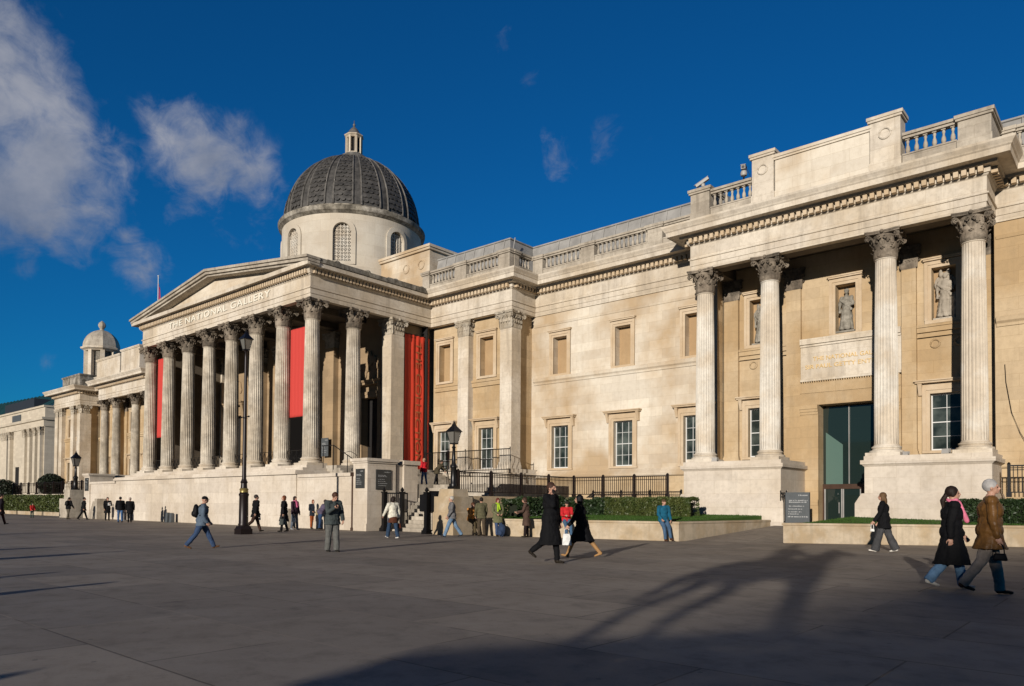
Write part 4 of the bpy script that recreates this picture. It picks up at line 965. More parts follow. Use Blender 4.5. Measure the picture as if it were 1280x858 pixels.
anta(-35.62, -34.72, 28.95, 29.95); anta(-56.06, -55.16, 28.95, 29.95)
for a, b in ((-38.0, -36.45), (-54.33, -52.78)):
    m = GB(); frame_boxes(m, a, b, BASEZ, 7.95, YI, .34, .10)
    for s in (a-.45, b+.45): m.frustum(s-.12, s+.12, YI-.14, YI, 7.7, s-.14, s+.14, YI-.40, YI, 8.72)
    m.box(a-.62, b+.62, YI-.42, YI, 8.72, 8.86); m.frustum(a-.62, b+.62, YI-.48, YI, 8.86, a-.70, b+.70, YI-.55, YI, 8.98); dd = m.build('doorway', S_INT)
    m = GB(); m.box(a, b, YI+.42, YI+.48, BASEZ, 7.95); m.build('door_leaf', DARK, dd)
    # carved relief over the door
    rl = MB(); cxr = (a+b)/2
    for t_ in range(9): rl.ball((cxr+.55*cos(t_*.7), YI-.05, 9.9+.5*sin(t_*1.1)), (.20, .10, .26), 8, 6)
    rl.ball((cxr, YI-.08, 10.4), (.25, .12, .5), 10, 8)
    me = remesh(rl, .04, 'carved_relief', [S_INT], .03, 6); o = bpy.data.objects.new('carved_relief', me); C.objects.link(o); o.parent = G; o.location = G_OFF
m = GB()
m.box(XPW+.02, XPE-.02, YP+.012, YP+1.0, ZA+.004, 13.7)
for s in (1, -1):
    a, b = sorted((XPE-.01 if s == 1 else XPW+.01, XPE-1.0 if s == 1 else XPW+1.0)); m.box(a, b, YP+1.002, 32.1, ZA+.004, 13.7)
m.box(XPW+1.0, XPE-1.0, YP+1.002, YI+3, 13.15, 13.75)
for x in PX[1:-1]: m.box(x-.35, x+.35, YP+1.002, YI-.002, 12.75, 13.149)
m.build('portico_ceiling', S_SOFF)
# pediment
XL, XR, XM = XPW-.58, XPE+.66, (XPW+XPE)/2; ZP = 14.34; AP = 16.02
def rake(m, y0, y1, lo0, hi0, up_lo, up_hi, ins=0):
    """raking member from both eaves to the apex between y0 and y1"""
    for sgn, xe in ((1, XL+ins), (-1, XR-ins)):
        m.add([(xe, y0, lo0), (XM, y0, up_lo), (XM, y1, up_lo), (xe, y1, lo0), (xe, y0, hi0), (XM, y0, up_hi), (XM, y1, up_hi), (xe, y1, hi0)],
              [(0, 1, 2, 3), (4, 7, 6, 5), (0, 4, 5, 1), (3, 2, 6, 7), (0, 3, 7, 4), (1, 5, 6, 2)])
m = GB()
rise = AP-ZP+.15
rake(m, YP-.52, YP+.10, ZP-.20, ZP-.08, 15.58, 15.70); rake(m, YP-.66, YP+.10, ZP-.078, ZP+.08, 15.702, 15.86, -.04); rake(m, YP-.76, YP+.10, ZP+.082, ZP+.22, 15.862, 16.02, -.08)
ped = m.build('pediment', S_GREY)
m = GB(); m.add([(XL+1.0, YP+.05, ZP-.02), (XR-1.0, YP+.05, ZP-.02), (XM, YP+.05, 15.62)], [(0, 1, 2)]); m.build('tympanum', S_WHITE, ped)
# low lead roof of the portico and the dark stained stone edge along its flank
m = GB(); m.add([(XL+.3, YP+.1, ZP-.02), (XM, YP+.1, AP-.05), (XR-.3, YP+.1, ZP-.02), (XL+.3, 33.2, ZP-.02), (XM, 33.2, AP-.05), (XR-.3, 33.2, ZP-.02)], [(0, 1, 4, 3), (1, 2, 5, 4), (0, 3, 5, 2), (0, 2, 1), (3, 4, 5)]); m.build('portico_roof', LEAD)
for s in (1, -1):
    m = GB()
    xo = XR if s == 1 else XL
    y = YP-.55
    while y < 31.9:
        l = random.uniform(1.1, 1.7); hgt = random.choice((.34, .38, .42, .30)); y2 = min(y+l, 32.0); a, b = sorted((xo+.02*s, xo-.42*s)); m.box(a, b, y, y2-.03, ZP+.002, ZP+hgt*.8); y += l
    for k_ in range(4):
        yy = 24.6+k_*2.1; m.ball((xo-.20*s, yy, ZP+.27), (.16, .22, .16), 8, 6)
    m.build('roof_edge_blocks', S_SOOT)
gtext('inscription', 'THE NATIONAL GALLERY', .56, GILTP, G, (-45.1, YP-.06, 13.44), (1, 0, 0), (0, 0, 1), 12.9, 1.15)
# ---- attic block, dome, lantern
m = GB(); m.box(-55.1, -35.7, 32.9, 45, ZC-.4, 17.95); m.box(-55.25, -35.55, 32.75, 45.1, 17.95, 18.10); m.box(-55.32, -35.48, 32.68, 45.2, 18.10, 18.27)
for xx in (-36.5, -38.0): m.tube([(xx+.28*cos(t*PI/8), 32.88, 17.1+.28*sin(t*PI/8)) for t in range(17)], .05, 6)
m.build('attic_block', S_WHITE)
DC = (-45.6, 34.16)
m = GB(); DR = 5.12
nseg = 160; z0, z1 = 14.8, 21.3
# drum with eight arched openings
win_h0, win_h1, hw = 17.9, 19.95, .62   # sill, springing, half width
def aseg(k_): return 2*PI*k_/nseg
W8 = [k_*PI/4 for k_ in range(8)]
def arch_top(da):
    x = abs(da)*DR
    return win_h1+math.sqrt(max(0, hw*hw-x*x)) if x < hw else None
for k_ in range(nseg):
    a0, a1 = aseg(k_), aseg(k_+1); am = (a0+a1)/2
    dd = min(((am-w+PI) % (2*PI)-PI for w in W8), key=abs)
    p0 = (DC[0]+DR*cos(a0), DC[1]+DR*sin(a0)); p1 = (DC[0]+DR*cos(a1), DC[1]+DR*sin(a1))
    at_ = arch_top(dd)
    if at_ is None: m.quad((*p0, z0), (*p1, z0), (*p1, z1), (*p0, z1))
    else:
        d0 = min(((a0-w+PI) % (2*PI)-PI for w in W8), key=abs); d1 = min(((a1-w+PI) % (2*PI)-PI for w in W8), key=abs)
        t0 = arch_top(d0) or win_h1; t1 = arch_top(d1) or win_h1
        m.quad((*p0, z0), (*p1, z0), (*p1, win_h0), (*p0, win_h0)); m.quad((*p0, t0), (*p1, t1), (*p1, z1), (*p0, z1))
dome = m.build('dome_drum', S_DRUM)
for w in W8:
    m = GB(); rr0, rr1 = DR-.02, DR+.09
    def P(da, z, r_): return (DC[0]+r_*cos(w+da), DC[1]+r_*sin(w+da), z)
    pts = [(-hw/DR, win_h0)]+[(-hw/DR*cos(t*PI/10), win_h1+hw*sin(t*PI/10)) for t in range(11)]+[(hw/DR, win_h0)]
    ow = hw+.30; pto = [(-ow/DR, win_h0-.2)]+[(-ow/DR*cos(t*PI/10), win_h1+ow*sin(t*PI/10)) for t in range(11)]+[(ow/DR, win_h0-.2)]
    for i in range(len(pts)-1):
        a, b = pts[i], pts[i+1]; c_, d_ = pto[i], pto[i+1]
        m.quad(P(*a, rr1), P(*b, rr1), P(*d_, rr1), P(*c_, rr1)); m.quad(P(*a, rr1), P(*a, DR-.5), P(*b, DR-.5), P(*b, rr1)); m.quad(P(*c_, rr1), P(*d_, rr1), P(*d_, rr0), P(*c_, rr0))
    m.quad(P(-ow/DR, win_h0-.2, rr1), P(ow/DR, win_h0-.2, rr1), P(hw/DR, win_h0, rr1), P(-hw/DR, win_h0, rr1)); m.quad(P(-hw/DR, win_h0, rr1), P(hw/DR, win_h0, rr1), P(hw/DR, win_h0, DR-.5), P(-hw/DR, win_h0, DR-.5))
    ow_ = m.build('drum_window', S_DRUM, dome)
    # pierced stone lattice: a grid of bars with rings, dark room behind
    g = GB(); rl_ = DR-.16
    nx = 5; st = 2*hw/nx
    for i in range(nx+1):
        x = -hw+i*st; zt = win_h1+math.sqrt(max(0, hw*hw-x*x)); g.tube([P(x/DR, win_h0, rl_), P(x/DR, zt, rl_)], .034, 5)
    z = win_h0
    while z < win_h1+hw:
        x = hw if z < win_h1 else math.sqrt(max(0, hw*hw-(z-win_h1)**2)); g.tube([P(-x/DR, z, rl_), P(x/DR, z, rl_)], .034, 5); z += st
    for i in range(nx):
        z = win_h0+st/2
        while z < win_h1+hw*.7:
            g.tube([P((-hw+i*st+.02)/DR, z-st*.42, rl_), P((-hw+(i+1)*st-.02)/DR, z+st*.42, rl_)], .017, 4); g.tube([P((-hw+i*st+.02)/DR, z+st*.42, rl_), P((-hw+(i+1)*st-.02)/DR, z-st*.42, rl_)], .017, 4); z += st
    g.build('lattice', S_COLE, ow_) if False else setattr(g.build('lattice', S_COLE, dome), 'name', 'lattice')
m = GB(); m.lathe([(DR-.5, z0), (DR-.5, z1)], 64, (DC[0], DC[1], 0)); m.build('drum_lining', DARK, dome)
for ch in [o for o in SC.objects if o.parent and o.parent.name.startswith('drum_window')]: pass
m = GB(); m.lathe([(5.1, 21.22), (5.16, 21.25), (5.20, 21.34), (5.36, 21.42), (5.42, 21.62), (5.42, 21.70), (5.20, 21.80), (4.95, 21.86), (4.95, 21.98)], 128, (*DC, 0)); m.build('dome_cornice', S_SOOT, None, True)
def dome_r(t): return 4.90*cos(t*PI/2*.945)**.96
m = GB(); prof = []
for i in range(33):
    t = i/32; prof.append((4.92*cos(t*1.43), 21.95+5.16*sin(t*1.43)/sin(1.43)*1.0))
m.lathe(prof, 128, (*DC, 0)); dm = m.build('dome', DLEAD, None, True)
m = GB()
for q in range(16):      # paired ribs, a plain strip between each pair
    for e in (-1, 1):
        w = q*PI/8+PI/16+e*.062; pts = []
        for i in range(25):
            t = i/24; ww_ = q*PI/8+PI/16+e*.062*(1-.0*t); r_ = 4.97*cos(t*1.38)+.0; pts.append((DC[0]+r_*cos(ww_), DC[1]+r_*sin(ww_), 21.97+5.16*sin(t*1.38)/sin(1.43)))
        m.tube(pts, .075, 6, .04)
m.build('dome_ribs', DRIB, dm)
m = GB()                 # fish-scale lead sheets between the ribs
for q in range(16):
    c0 = q*PI/8
    for row in range(18):
        t = .04+row*.071
        if t > 1.24: break
        r_ = 4.93*cos(t); z = 21.95+5.16*sin(t)/sin(1.43); span = PI/8-.124-.03; nS = max(1, int(round(span*r_/.36)))
        for j in range(nS+(row % 2)):
            fr = (j+.5)/nS if row % 2 == 0 else j/nS
            a_ = c0-span/2+span*fr
            wv = span/nS*.5
            if a_-wv < c0-span/2-.02: a_ += wv*.5
            if a_+wv > c0+span/2+.02: a_ -= wv*.5
            t2 = t+.080; vs = []
            for (u, tt, rr) in ((-1, t2, .03), (1, t2, .03), (1, t+.035, .08), (.6, t+.008, .095), (0, t, .10), (-.6, t+.008, .095), (-1, t+.035, .08)):
                R_ = 4.92*cos(tt)+rr; vs.append((DC[0]+R_*cos(a_+u*wv), DC[1]+R_*sin(a_+u*wv), 21.95+5.16*sin(tt)/sin(1.43)))
            m.add(vs, [tuple(range(7))])
o = m.build('lead_scales', DLEAD, dm); so = o.modifiers.new('t', 'SOLIDIFY'); so.thickness = .045; so.offset = -1
# lantern
m = GB(); m.lathe([(1.35, 26.95), (1.35, 27.05), (1.12, 27.12), (1.02, 27.25), (.98, 27.42), (.72, 27.44), (.72, 27.6)], 32, (*DC, 0)); lt = m.build('lantern', DRIB, None, True)
m = GB()
for q in range(8):
    a_ = q*PI/4+PI/8; m.box(-.0, .0, 0, 0, 0, 0) if False else m.prism([(DC[0]+.56*cos(a_)+.11*cos(t*PI/2+a_+.78), DC[1]+.56*sin(a_)+.11*sin(t*PI/2+a_+.78)) for t in range(4)], 27.55, 29.0)
m.lathe([(.62, 27.5), (.62, 27.72)], 8, (*DC, 0), rot=PI/8); m.lathe([(.60, 28.86), (.66, 28.95), (.74, 29.02), (.74, 29.08), (.60, 29.10)], 8, (*DC, 0), rot=PI/8); m.build('lantern_arcade', S_PALE, lt)
m = GB(); m.lathe([(.40, 27.6), (.40, 28.95)], 8, (*DC, 0), rot=PI/8); m.build('lantern_core', DARK, lt)
m = GB(); m.lathe([(.66, 29.10), (.60, 29.18), (.46, 29.30), (.36, 29.48), (.26, 29.62), (.12, 29.75), (.06, 29.85), (.10, 29.93), (.10, 30.0), (.03, 30.08), (.02, 30.3)], 16, (*DC, 0)); m.build('lantern_cap', DRIB, lt, True)
# cupola (west)
CC = (-101.3, 37)
m = GB(); m.lathe([(2.3, 15.2), (2.3, 16.4), (2.05, 16.6), (1.9, 16.8)], 8, (*CC, 0), rot=PI/8+.1); m.lathe([(1.95, 20.25), (2.05, 20.35), (2.35, 20.5), (2.38, 20.7), (2.1, 20.8)], 8, (*CC, 0), rot=PI/8+.1)
for q in range(8):
    a_ = q*PI/4+PI/8+.1; c_ = (CC[0]+1.72*cos(a_), CC[1]+1.72*sin(a_)); m.prism([(c_[0]+.34*cos(t*PI/2+a_+.78), c_[1]+.34*sin(t*PI/2+a_+.78)) for t in range(4)], 16.7, 20.3)
cu = m.build('cupola', S_PALE)
m = GB(); m.lathe([(1.5, 16.7), (1.5, 20.3)], 8, (*CC, 0), rot=PI/8+.1)
m.build('cupola_lattice', stone('cupola_lattice_stone', (.42, .38, .31), (.30, .27, .22), (.08, .07, .06), .9, joints=False, patch=3, streak=.6, soot=.5), cu)
m = GB(); m.lathe([(2.12*cos(t*.157), 20.78+2.3*sin(t*.157)) for t in range(10)]+[(.28, 23.05), (.22, 23.25), (.30, 23.35), (.42, 23.55), (.45, 23.75), (.36, 24.0), (.15, 24.2), (.02, 24.3)], 8, (*CC, 0), rot=PI/8+.1); m.build('cupola_roof', S_GREY, cu)
# ---- parapets, balustrades
BAL = None
def baluster_proto(h=.62):
    m = MB(); m.box(-.075, .075, -.075, .075, 0, .05); m.box(-.075, .075, -.075, .075, h-.05, h)
    m.lathe([(.045, .05), (.075, .10), (.088, .18), (.075, .27), (.045, .36), (.038, .42), (.055, .46), (.060, .50), (.045, h-.05)], 10); return m
_b = baluster_proto()
def balustrade(x0, x1, y, z=ZC+.01, axis='x', step=.275, base=.50, depth=.34, top=None):
    m = GB(); zt = z+base+.62
    def bb(a, b, d, za, zb):
        if axis == 'x': m.box(a, b, y-d, y+d, za, zb)
        else: m.box(y-d, y+d, a, b, za, zb)
    bb(x0, x1, depth/2, z, z+base-.06); bb(x0, x1, depth/2+.03, z+base-.06, z+base); bb(x0, x1, depth/2-.02, zt, zt+.10); bb(x0, x1, depth/2+.05, zt+.10, zt+.21)
    r_ = m.build('balustrade', S_GREY)
    n = int((x1-x0)/step); st = (x1-x0)/n
    for i in range(n):
        global BAL
        q = x0+st*(i+.5); p = (q, y, z+base) if axis == 'x' else (y, q, z+base)
        if BAL is None:
            t = GB(); t.v, t.f, t.mi = _b.v, _b.f, _b.mi; BAL = t.build('baluster', S_GREY, r_, True, p)
        else: dup(BAL, r_, p)
def pedestal(x0, x1, y0, y1, top, z=ZC+.01, mat=S_GREY, wreath=False, name='parapet_pedestal'):
    m = GB(); m.box(x0-.03, x1+.03, y0-.03, y1, z, z+.45); m.box(x0, x1, y0, y1-.002, z+.45, top-.22); m.box(x0-.07, x1+.07, y0-.07, y1+.05, top-.22, top-.13); m.box(x0-.11, x1+.11, y0-.11, y1+.08, top-.13, top)
    if wreath: cx_ = (x0+x1)/2; m.tube([(cx_+.21*cos(t*PI/8), y0-.02, top-.75+.21*sin(t*PI/8)) for t in range(17)], .045, 6)
    return m.build(name, mat)
yb = 34.0
for a, b in ((-26.95, -24.25), (-23.30, -19.98), (-19.05, -17.2)): balustrade(a, b, yb)
for a, b in ((-27.7, -26.98), (-24.22, -23.33), (-19.95, -19.08)): pedestal(a, b, yb-.2, yb+.2, 15.95)
yp = 31.95
for a, b in ((-34.45, -32.2), (-31.2, -28.6)): balustrade(a, b, yp)
for a, b in ((-35.1, -34.48), (-32.17, -31.23), (-28.57, -27.75)): pedestal(a, b, yp-.2, yp+.2, 15.97)
balustrade(32.6, 33.75, -27.9, axis='y')
pedestal(-28.1, -27.72, 32.17, 32.57, 15.97)
for a, b in ((-15.42, -13.45), (-7.33, -5.47)): balustrade(a, b, yp, base=.52)
pedestal(-16.4, -15.46, yp-.22, yp+1.2, 16.15); pedestal(-5.43, -4.36, yp-.22, yp+1.9, 16.0)
pedestal(-13.40, -12.43, yp-.25, yp+.5, 16.92, mat=S_PALE, wreath=True); pedestal(-8.50, -7.38, yp-.25, yp+.5, 16.92, mat=S_PALE, wreath=True)
pedestal(-12.39, -8.54, yp-.16, yp+.4, 16.66, mat=S_WHITE, name='parapet_panel')
for a, b in ((-3.9, -.4), (.6, 4.0)): balustrade(a, b, yb)
pedestal(-.37, .57, yb-.2, yb+.2, 15.95); pedestal(-4.3, -3.93, yb-.2, yb+.2, 15.95)
pedestal(-88.4, -82.2, yp-.1, yp+.6, 16.9, name='parapet_panel', mat=S_PALE); pedestal(-81.9, -77.4, yp-.1, yp+.6, 17.2, name='parapet_panel', mat=S_PALE)
pedestal(-101.2, -95.6, 32.6, 35.5, 16.35, mat=S_SOOT, name='parapet_panel')
pedestal(-94.4, -88.9, yb-.2, yb+.2, 15.9, name='parapet_panel')
pedestal(-76.5, -56.3, yb-.2, yb+.2, 15.9, name='parapet_panel')
# lead roofs with standing seams
def lead_roof(path, z1=17.25):
    m = GB(); sweep(m, path, [(-.75, ZC-.2), (-.75, 15.0), (-1.25, z1-.08), (-1.18, z1-.05), (-1.18, z1+.02), (-3.5, z1+.10), (-3.5, ZC-.2)]); r_ = m.build('lead_roof', LEAD)
    m = GB()
    for i in range(len(path)-1):
        a = Vector(path[i]); b = Vector(path[i+1]); l = (b-a).length; t = (b-a)/l; nn_ = Vector((t.y, -t.x)); n = max(1, int(l/.78))
        if l < 3: continue
        for j in range(n+1):
            p = a+t*(l*j/n)
            if j in (0, n) and len(path) > 2: continue
            q0 = p-nn_*.73; q1 = p-nn_*1.22; m.tube([(*q0, 15.0), (*q1, z1-.07)], .035, 5)
    m.build('roof_seams', LEAD, r_)
lead_roof([(-35.4, 32.14), (-27.89, 32.14), (-27.89, 34.3), (-16.5, 34.3)], 17.3); lead_roof([(-4.62, 34.3), (9, 34.3)], 17.0)
m = GB(); m.box(-35.4, 8.6, 38.2, 50, 10, 17.2); m.box(-102, -55.4, 36, 50, 10, 15.3); m.box(-35.4, 8.6, 36.5, 38.2, 13, 16.9); m.box(-16.6, -4.7, 33.6, 36.5, ZC-.6, ZC+.02); m.build('roof_body', LEAD)
# rainwater pipe and trailing cable
m = GB(); m.tube([(-29.03, 21.9, .12), (-29.03, 21.9, 2.75)], .05, 8); m.tube([(-29.03, 21.9, -.0), (-29.03, 21.9, .14)], .085, 8); m.box(-29.13, -28.93, 21.84, 21.97, 2.6, 2.78); m.build('rainwater_pipe', BRONZE)
m = GB(); m.tube([(-4.33, 34.30, 6.9), (-4.30, 34.30, 6.2), (-4.12, 34.28, 5.0), (-3.85, 34.27, 4.2), (-3.55, 34.2, 3.6), (-3.6, 34.1, 3.25)], .011, 5); m.build('cable', IRON)
# ------------------------------------------------------------------ ground, lawns, garden walls
m = MB(); S_ = 900
m.quad((-S_, -S_, -.012), (S_, -S_, -.012), (S_, S_, -.012), (-S_, S_, -.012)); tag(m.build('ground', plain('distant_ground', (.14, .13, .12), .9, 0, .5, .2)), kind='structure')
m = MB(); m.quad((-95, -60, 0), (30, -60, 0), (30, 33, 0), (-95, 33, 0)); tag(m.build('paving', PAVE), kind='structure')
m = MB(); m.prism([(-13.05, 24.5), (-10.05, 26.35), (-8.9, 31.6), (-8.2, 35.5), (-12.3, 35.5), (-12.45, 31.5)], .001, .002)
m = MB(); a = [(-13.0, 24.6, .004), (-10.0, 26.4, .004), (-9.2, 31.6, .47), (-12.4, 31.6, .47)]; m.add(a+[(-8.7, 35.6, .47), (-12.35, 35.6, .47)], [(0, 1, 2, 3), (3, 2, 4, 5)])
tag(m.build('entrance_path', PAVE), kind='structure')
def gwall(name, label, pts, th, z0, z1, mat=S_KERB, lip=.03):
    m = MB(); sweep(m, pts, [(0, z0), (0, z1-.09), (lip, z1-.07), (lip, z1), (-th, z1), (-th, z0)]); return tag(m.build(name, mat), label, 'wall')
gwall('garden_wall', 'low stone garden wall between the lamp pedestal and the entrance path', [(-21.75, 22.62), (-13.15, 24.56), (-12.55, 31.6)], .38, -.1, .715)
gwall('garden_wall', 'low stone planter wall right of the entrance path', [(-9.35, 31.6), (-10.02, 26.42), (-3.41, 30.05), (4, 34.1)], .38, -.1, .715)
def lawn(name, poly, z, n, bx, sl, base):
    zz = lambda x, y: z+sl*max(0, y-base(x))
    m = MB(); k_ = len(poly); m.add([(x, y, zz(x, y)) for x, y in poly]+[(x, y, .1) for x, y in poly], [(0, i, i+1) for i in range(1, k_-1)]+[(i, (i+1) % k_, k_+(i+1) % k_, k_+i) for i in range(k_)])
    from mathutils.geometry import intersect_point_tri_2d
    tr = [(poly[0], poly[i], poly[i+1]) for i in range(1, len(poly)-1)]
    c = 0
    while c < n:
        x, y = random.uniform(bx[0], bx[1]), random.uniform(bx[2], bx[3])
        if not any(intersect_point_tri_2d(Vector((x, y)), Vector(t[0]), Vector(t[1]), Vector(t[2])) for t in tr): continue
        a = random.uniform(0, PI); h = random.uniform(.025, .06); w = .012; lx, ly = random.uniform(-.02, .02), random.uniform(-.02, .02)
        q0 = zz(x, y)-.01
        m.add([(x-w*cos(a), y-w*sin(a), q0), (x+w*cos(a), y+w*sin(a), q0), (x+lx, y+ly, q0+h)], [(0, 1, 2)]); c += 1
    return tag(m.build(name, GRASS), kind='stuff')
lawn('lawn', [(-21.6, 23.05), (-13.45, 24.95), (-12.95, 31.8), (-17.0, 31.9), (-22.5, 31.0)], .70, 26000, (-22, -12.5, 23, 32), .028, lambda x: 23.05+(x+21.6)*.233)
lawn('lawn', [(-9.62, 26.95), (-3.5, 30.4), (3, 34.0), (-4.2, 34.2), (-9.2, 31.9)], .70, 16000, (-10, 3, 26.8, 34.2), .045, lambda x: 26.95+(x+9.62)*.563)
def hedge(label, path, w, z0, z1, n, mat, name='hedge', leafs=.05, rough=.08):
    pin = [Vector(q) for q in path]; pin[0] = pin[0]+(pin[1]-pin[0]).normalized()*.22; pin[-1] = pin[-1]+(pin[-2]-pin[-1]).normalized()*.22
    m = MB(); sweep(m, [tuple(q) for q in pin], [(w/2*.70, z0), (w/2*.70, z1-.16), (-w/2*.70, z1-.16), (-w/2*.70, z0)])
    root = thing(name, label, 'hedge', (path[0][0], path[0][1], z0)); off = -Vector((path[0][0], path[0][1], z0))
    o = m.build('branches', SOIL, root, loc=off)
    m = MB(); L_ = [(Vector(path[i]), Vector(path[i+1])) for i in range(len(path)-1)]; tot = sum((b-a).length for a, b in L_)
    for _ in range(n):
        q = random.uniform(-.05, tot+.05)
        if random.random() < .16: q = random.choice((-.02, tot+.02))+random.uniform(-.14, .08)*random.choice((-1, 1))
        for a, b in L_:
            l = (b-a).length
            if q <= l: break
            q -= l
        t = (b-a)/l; nn_ = Vector((t.y, -t.x)); p = a+t*q
        s = random.random(); bump_ = rough*noise.noise(Vector((p.x*1.7, p.y*1.7, s*5)))
        if s < .42: d = w/2+bump_+random.uniform(-.07, .03); z = random.uniform(z0, z1+bump_)
        elif s < .55: d = -w/2-bump_; z = random.uniform(z0, z1)
        else: d = random.uniform(-w/2, w/2); z = z1+rough*1.3*noise.noise(Vector((p.x*1.5, p.y*1.5, d*3)))+random.uniform(-.06, .03)
        c = Vector((*(p+nn_*d), z)); nv = Vector((random.gauss(0, 1), random.gauss(0, 1), random.gauss(.4, 1))).normalized()
        u = nv.orthogonal().normalized(); u.rotate(Quaternion(nv, random.uniform(0, 6.28))); v = nv.cross(u); sz = leafs*random.uniform(.6, 1.3)
        m.add([c-u*sz, c+v*sz*.5, c+u*sz, c-v*sz*.5], [(0, 1, 2, 3)])
    m.build('foliage', mat, root, loc=off)
    return root
hedge('clipped green hedge on the lawn behind the garden wall, left of the entrance', [(-18.9, 29.0), (-14.95, 29.3)], 1.0, .8, 1.60, 26000, HEDGE)
hedge('dark glossy shrub bed between the lamp pedestal and the clipped hedge', [(-21.6, 25.0), (-21.2, 28.6), (-18.9, 29.2)], 1.1, .75, 1.5, 20000, HEDGED, leafs=.07, rough=.22)
hedge('dark green hedge on the lawn at the right edge of the picture', [(-5.35, 31.45), (-3.0, 31.75), (2, 33.6)], .9, .7, 1.55, 20000, HEDGED, leafs=.055)
m = MB()
for i in range(12): m.box(-92+i*2.4, -92+i*2.4+(2.36 if i % 3 else 1.9), 22.9, 23.3, -.05, .32)
tag(m.build('garden_wall', S_KERB), 'low pale kerb wall in front of the west hedge', 'wall')
hedge('long green hedge at the far west end of the gallery', [(-92, 24.0), (-63.6, 24.0)], 1.2, .0, 1.75, 30000, HEDGE, leafs=.09, rough=.15)
m = MB(); m.box(-92, -63, 24.9, 25.4, 0, 1.95); tag(m.build('garden_wall', S_PALE), 'pale stone wall under the west railing', 'wall')

# railings: one thing each; posts are parts, bars belong to their panel
def railing(label, path, z0, z1, step, mat, bar=.012, gap=.11, post=.05, group=None, spike=False, name='railing', mid=True, every=None):
    root = thing(name, label, 'railing', (path[0][0], path[0][1], z0), 0, group); off = -Vector((path[0][0], path[0][1], z0)); first = True
    for i in range(len(path)-1):
        a = Vector(path[i]); b = Vector(path[i+1]); l = (b-a).length; t = (b-a)/l; n = max(1, round(l/step)); st = l/n
        ang = math.atan2(t.y, t.x)
        pm = MB(); s = post; pm.box(-s, s, -s, s, -.10, z1-z0+.03); pm.box(-s*1.6, s*1.6, -s*1.6, s*1.6, -.12, .10); pm.frustum(-s*1.25, s*1.25, -s*1.25, s*1.25, z1-z0+.03, -s*.4, s*.4, -s*.4, s*.4, z1-z0+.10)
        proto = None
        for j in range(n+1):
            if i > 0 and j == 0: continue
            c = a+t*st*j
            if proto is None:
                proto = pm.build('post', mat, root); proto.location = Vector((c.x, c.y, z0))+off; proto.rotation_euler.z = ang
            else: dup(proto, root, Vector((c.x, c.y, z0))+off, ang)
        m = MB(); h = z1-z0
        nb = int(st/gap)
        m.box(s, st-s, -.020, .020, h-.05, h); m.box(s, st-s, -.014, .014, .08, .12)
        if mid: m.box(s, st-s, -.014, .014, h-.20, h-.17)
        for q in range(1, nb):
            x = st*q/nb
            if abs(x) > s and abs(x-st) > s: m.box(x-bar, x+bar, -bar, bar, .12, h-.05 if not spike else h+.08)
        pp = None
        for j in range(n):
            c = a+t*st*j
            if pp is None: pp = m.build('bar_panel', mat, root); pp.location = Vector((c.x, c.y, z0))+off; pp.rotation_euler.z = ang
            else: dup(pp, root, Vector((c.x, c.y, z0))+off, ang)
    return root
m = MB(); m.box(-22.78, -22.42, 22.5, 31.2, -.1, 1.66); m.box(-22.42, -16.3, 30.84, 31.2, -.1, 1.66); tag(m.build('area_wall', S_WARM), 'low stone wall carrying the dark railing beside the steps', 'wall')
railing('dark railing with square posts from the lamp pedestal round to the east porch', [(-22.6, 22.6), (-22.6, 31.02), (-17.2, 31.02)], 1.74, 2.72, 1.92, IRONR)
m = MB(); m.box(-4.1, 9, 32.3, 32.6, -.1, 1.70); tag(m.build('area_wall', S_WARM), 'low stone wall carrying the railing at the right edge', 'wall')
railing('black railing right of the east porch plinth', [(-4.0, 32.45), (8, 32.45)], 1.78, 2.88, 2.4, IRON, bar=.014, gap=.13)
railing('thin black landing railing in front of the east pavilion windows', [(-33.9, 31.0), (-26.95, 31.0)], 3.14, 4.42, 3.4, IRON, bar=.009, gap=.12, post=.02, mid=False)
railing('dark railing on the wall behind the west hedge', [(-92, 25.15), (-63.2, 25.15)], 2.0, 3.1, 2.4, IRONR, bar=.02, gap=.4, post=.07)
railing('dark tall gate railing beside the west end pier', [(-62.4, 24.2), (-62.5, 30.0)], 1.2, 3.3, 1.9, IRONR, bar=.02, gap=.2, post=.06)
for i, x in enumerate(PX[:-1]):
    lab = ['first', 'second', 'third', 'fourth', 'fifth', 'sixth', 'seventh'][i]
    r_ = thing('iron_balustrade', f'low scrolled iron railing in the {lab} gap between portico columns from the left', 'railing', (x+1.457, 23.75, BASEZ), 0, 'iron railings between the portico columns')
    m = MB(); m.tube([(-.95, 0, .92), (.95, 0, .92)], .018, 6); m.tube([(-.95, 0, .12), (.95, 0, .12)], .014, 6)
    m.build('rail', IRON, r_)
    m = MB()
    for q in (-.72, -.24, .24, .72):
        m.tube([(q-.24, 0, .12), (q-.10, 0, .40), (q, 0, .52), (q+.10, 0, .64), (q+.24, 0, .92)], .014, 5); m.tube([(q+.24, 0, .12), (q+.10, 0, .40), (q, 0, .52), (q-.10, 0, .64), (q-.24, 0, .92)], .014, 5)
        m.tube([(q+.10*cos(t*PI/6), 0, .52+.10*sin(t*PI/6)) for t in range(13)], .014, 5)
    for q in (-.95, -.48, 0, .48, .95): m.tube([(q, 0, 0), (q, 0, .95)], .016, 5)
    m.build('scroll_panel', IRON, r_)
hr = thing('handrail', 'black sloping handrail at the top of the portico steps', 'handrail', (-32.4, 23.2, BASEZ)); m = MB()
m.tube([(-1.0, 0, .98), (0, 0, .98), (2.3, 0, -.10)], .025, 6); hr1 = m.build('rail', IRON, hr)
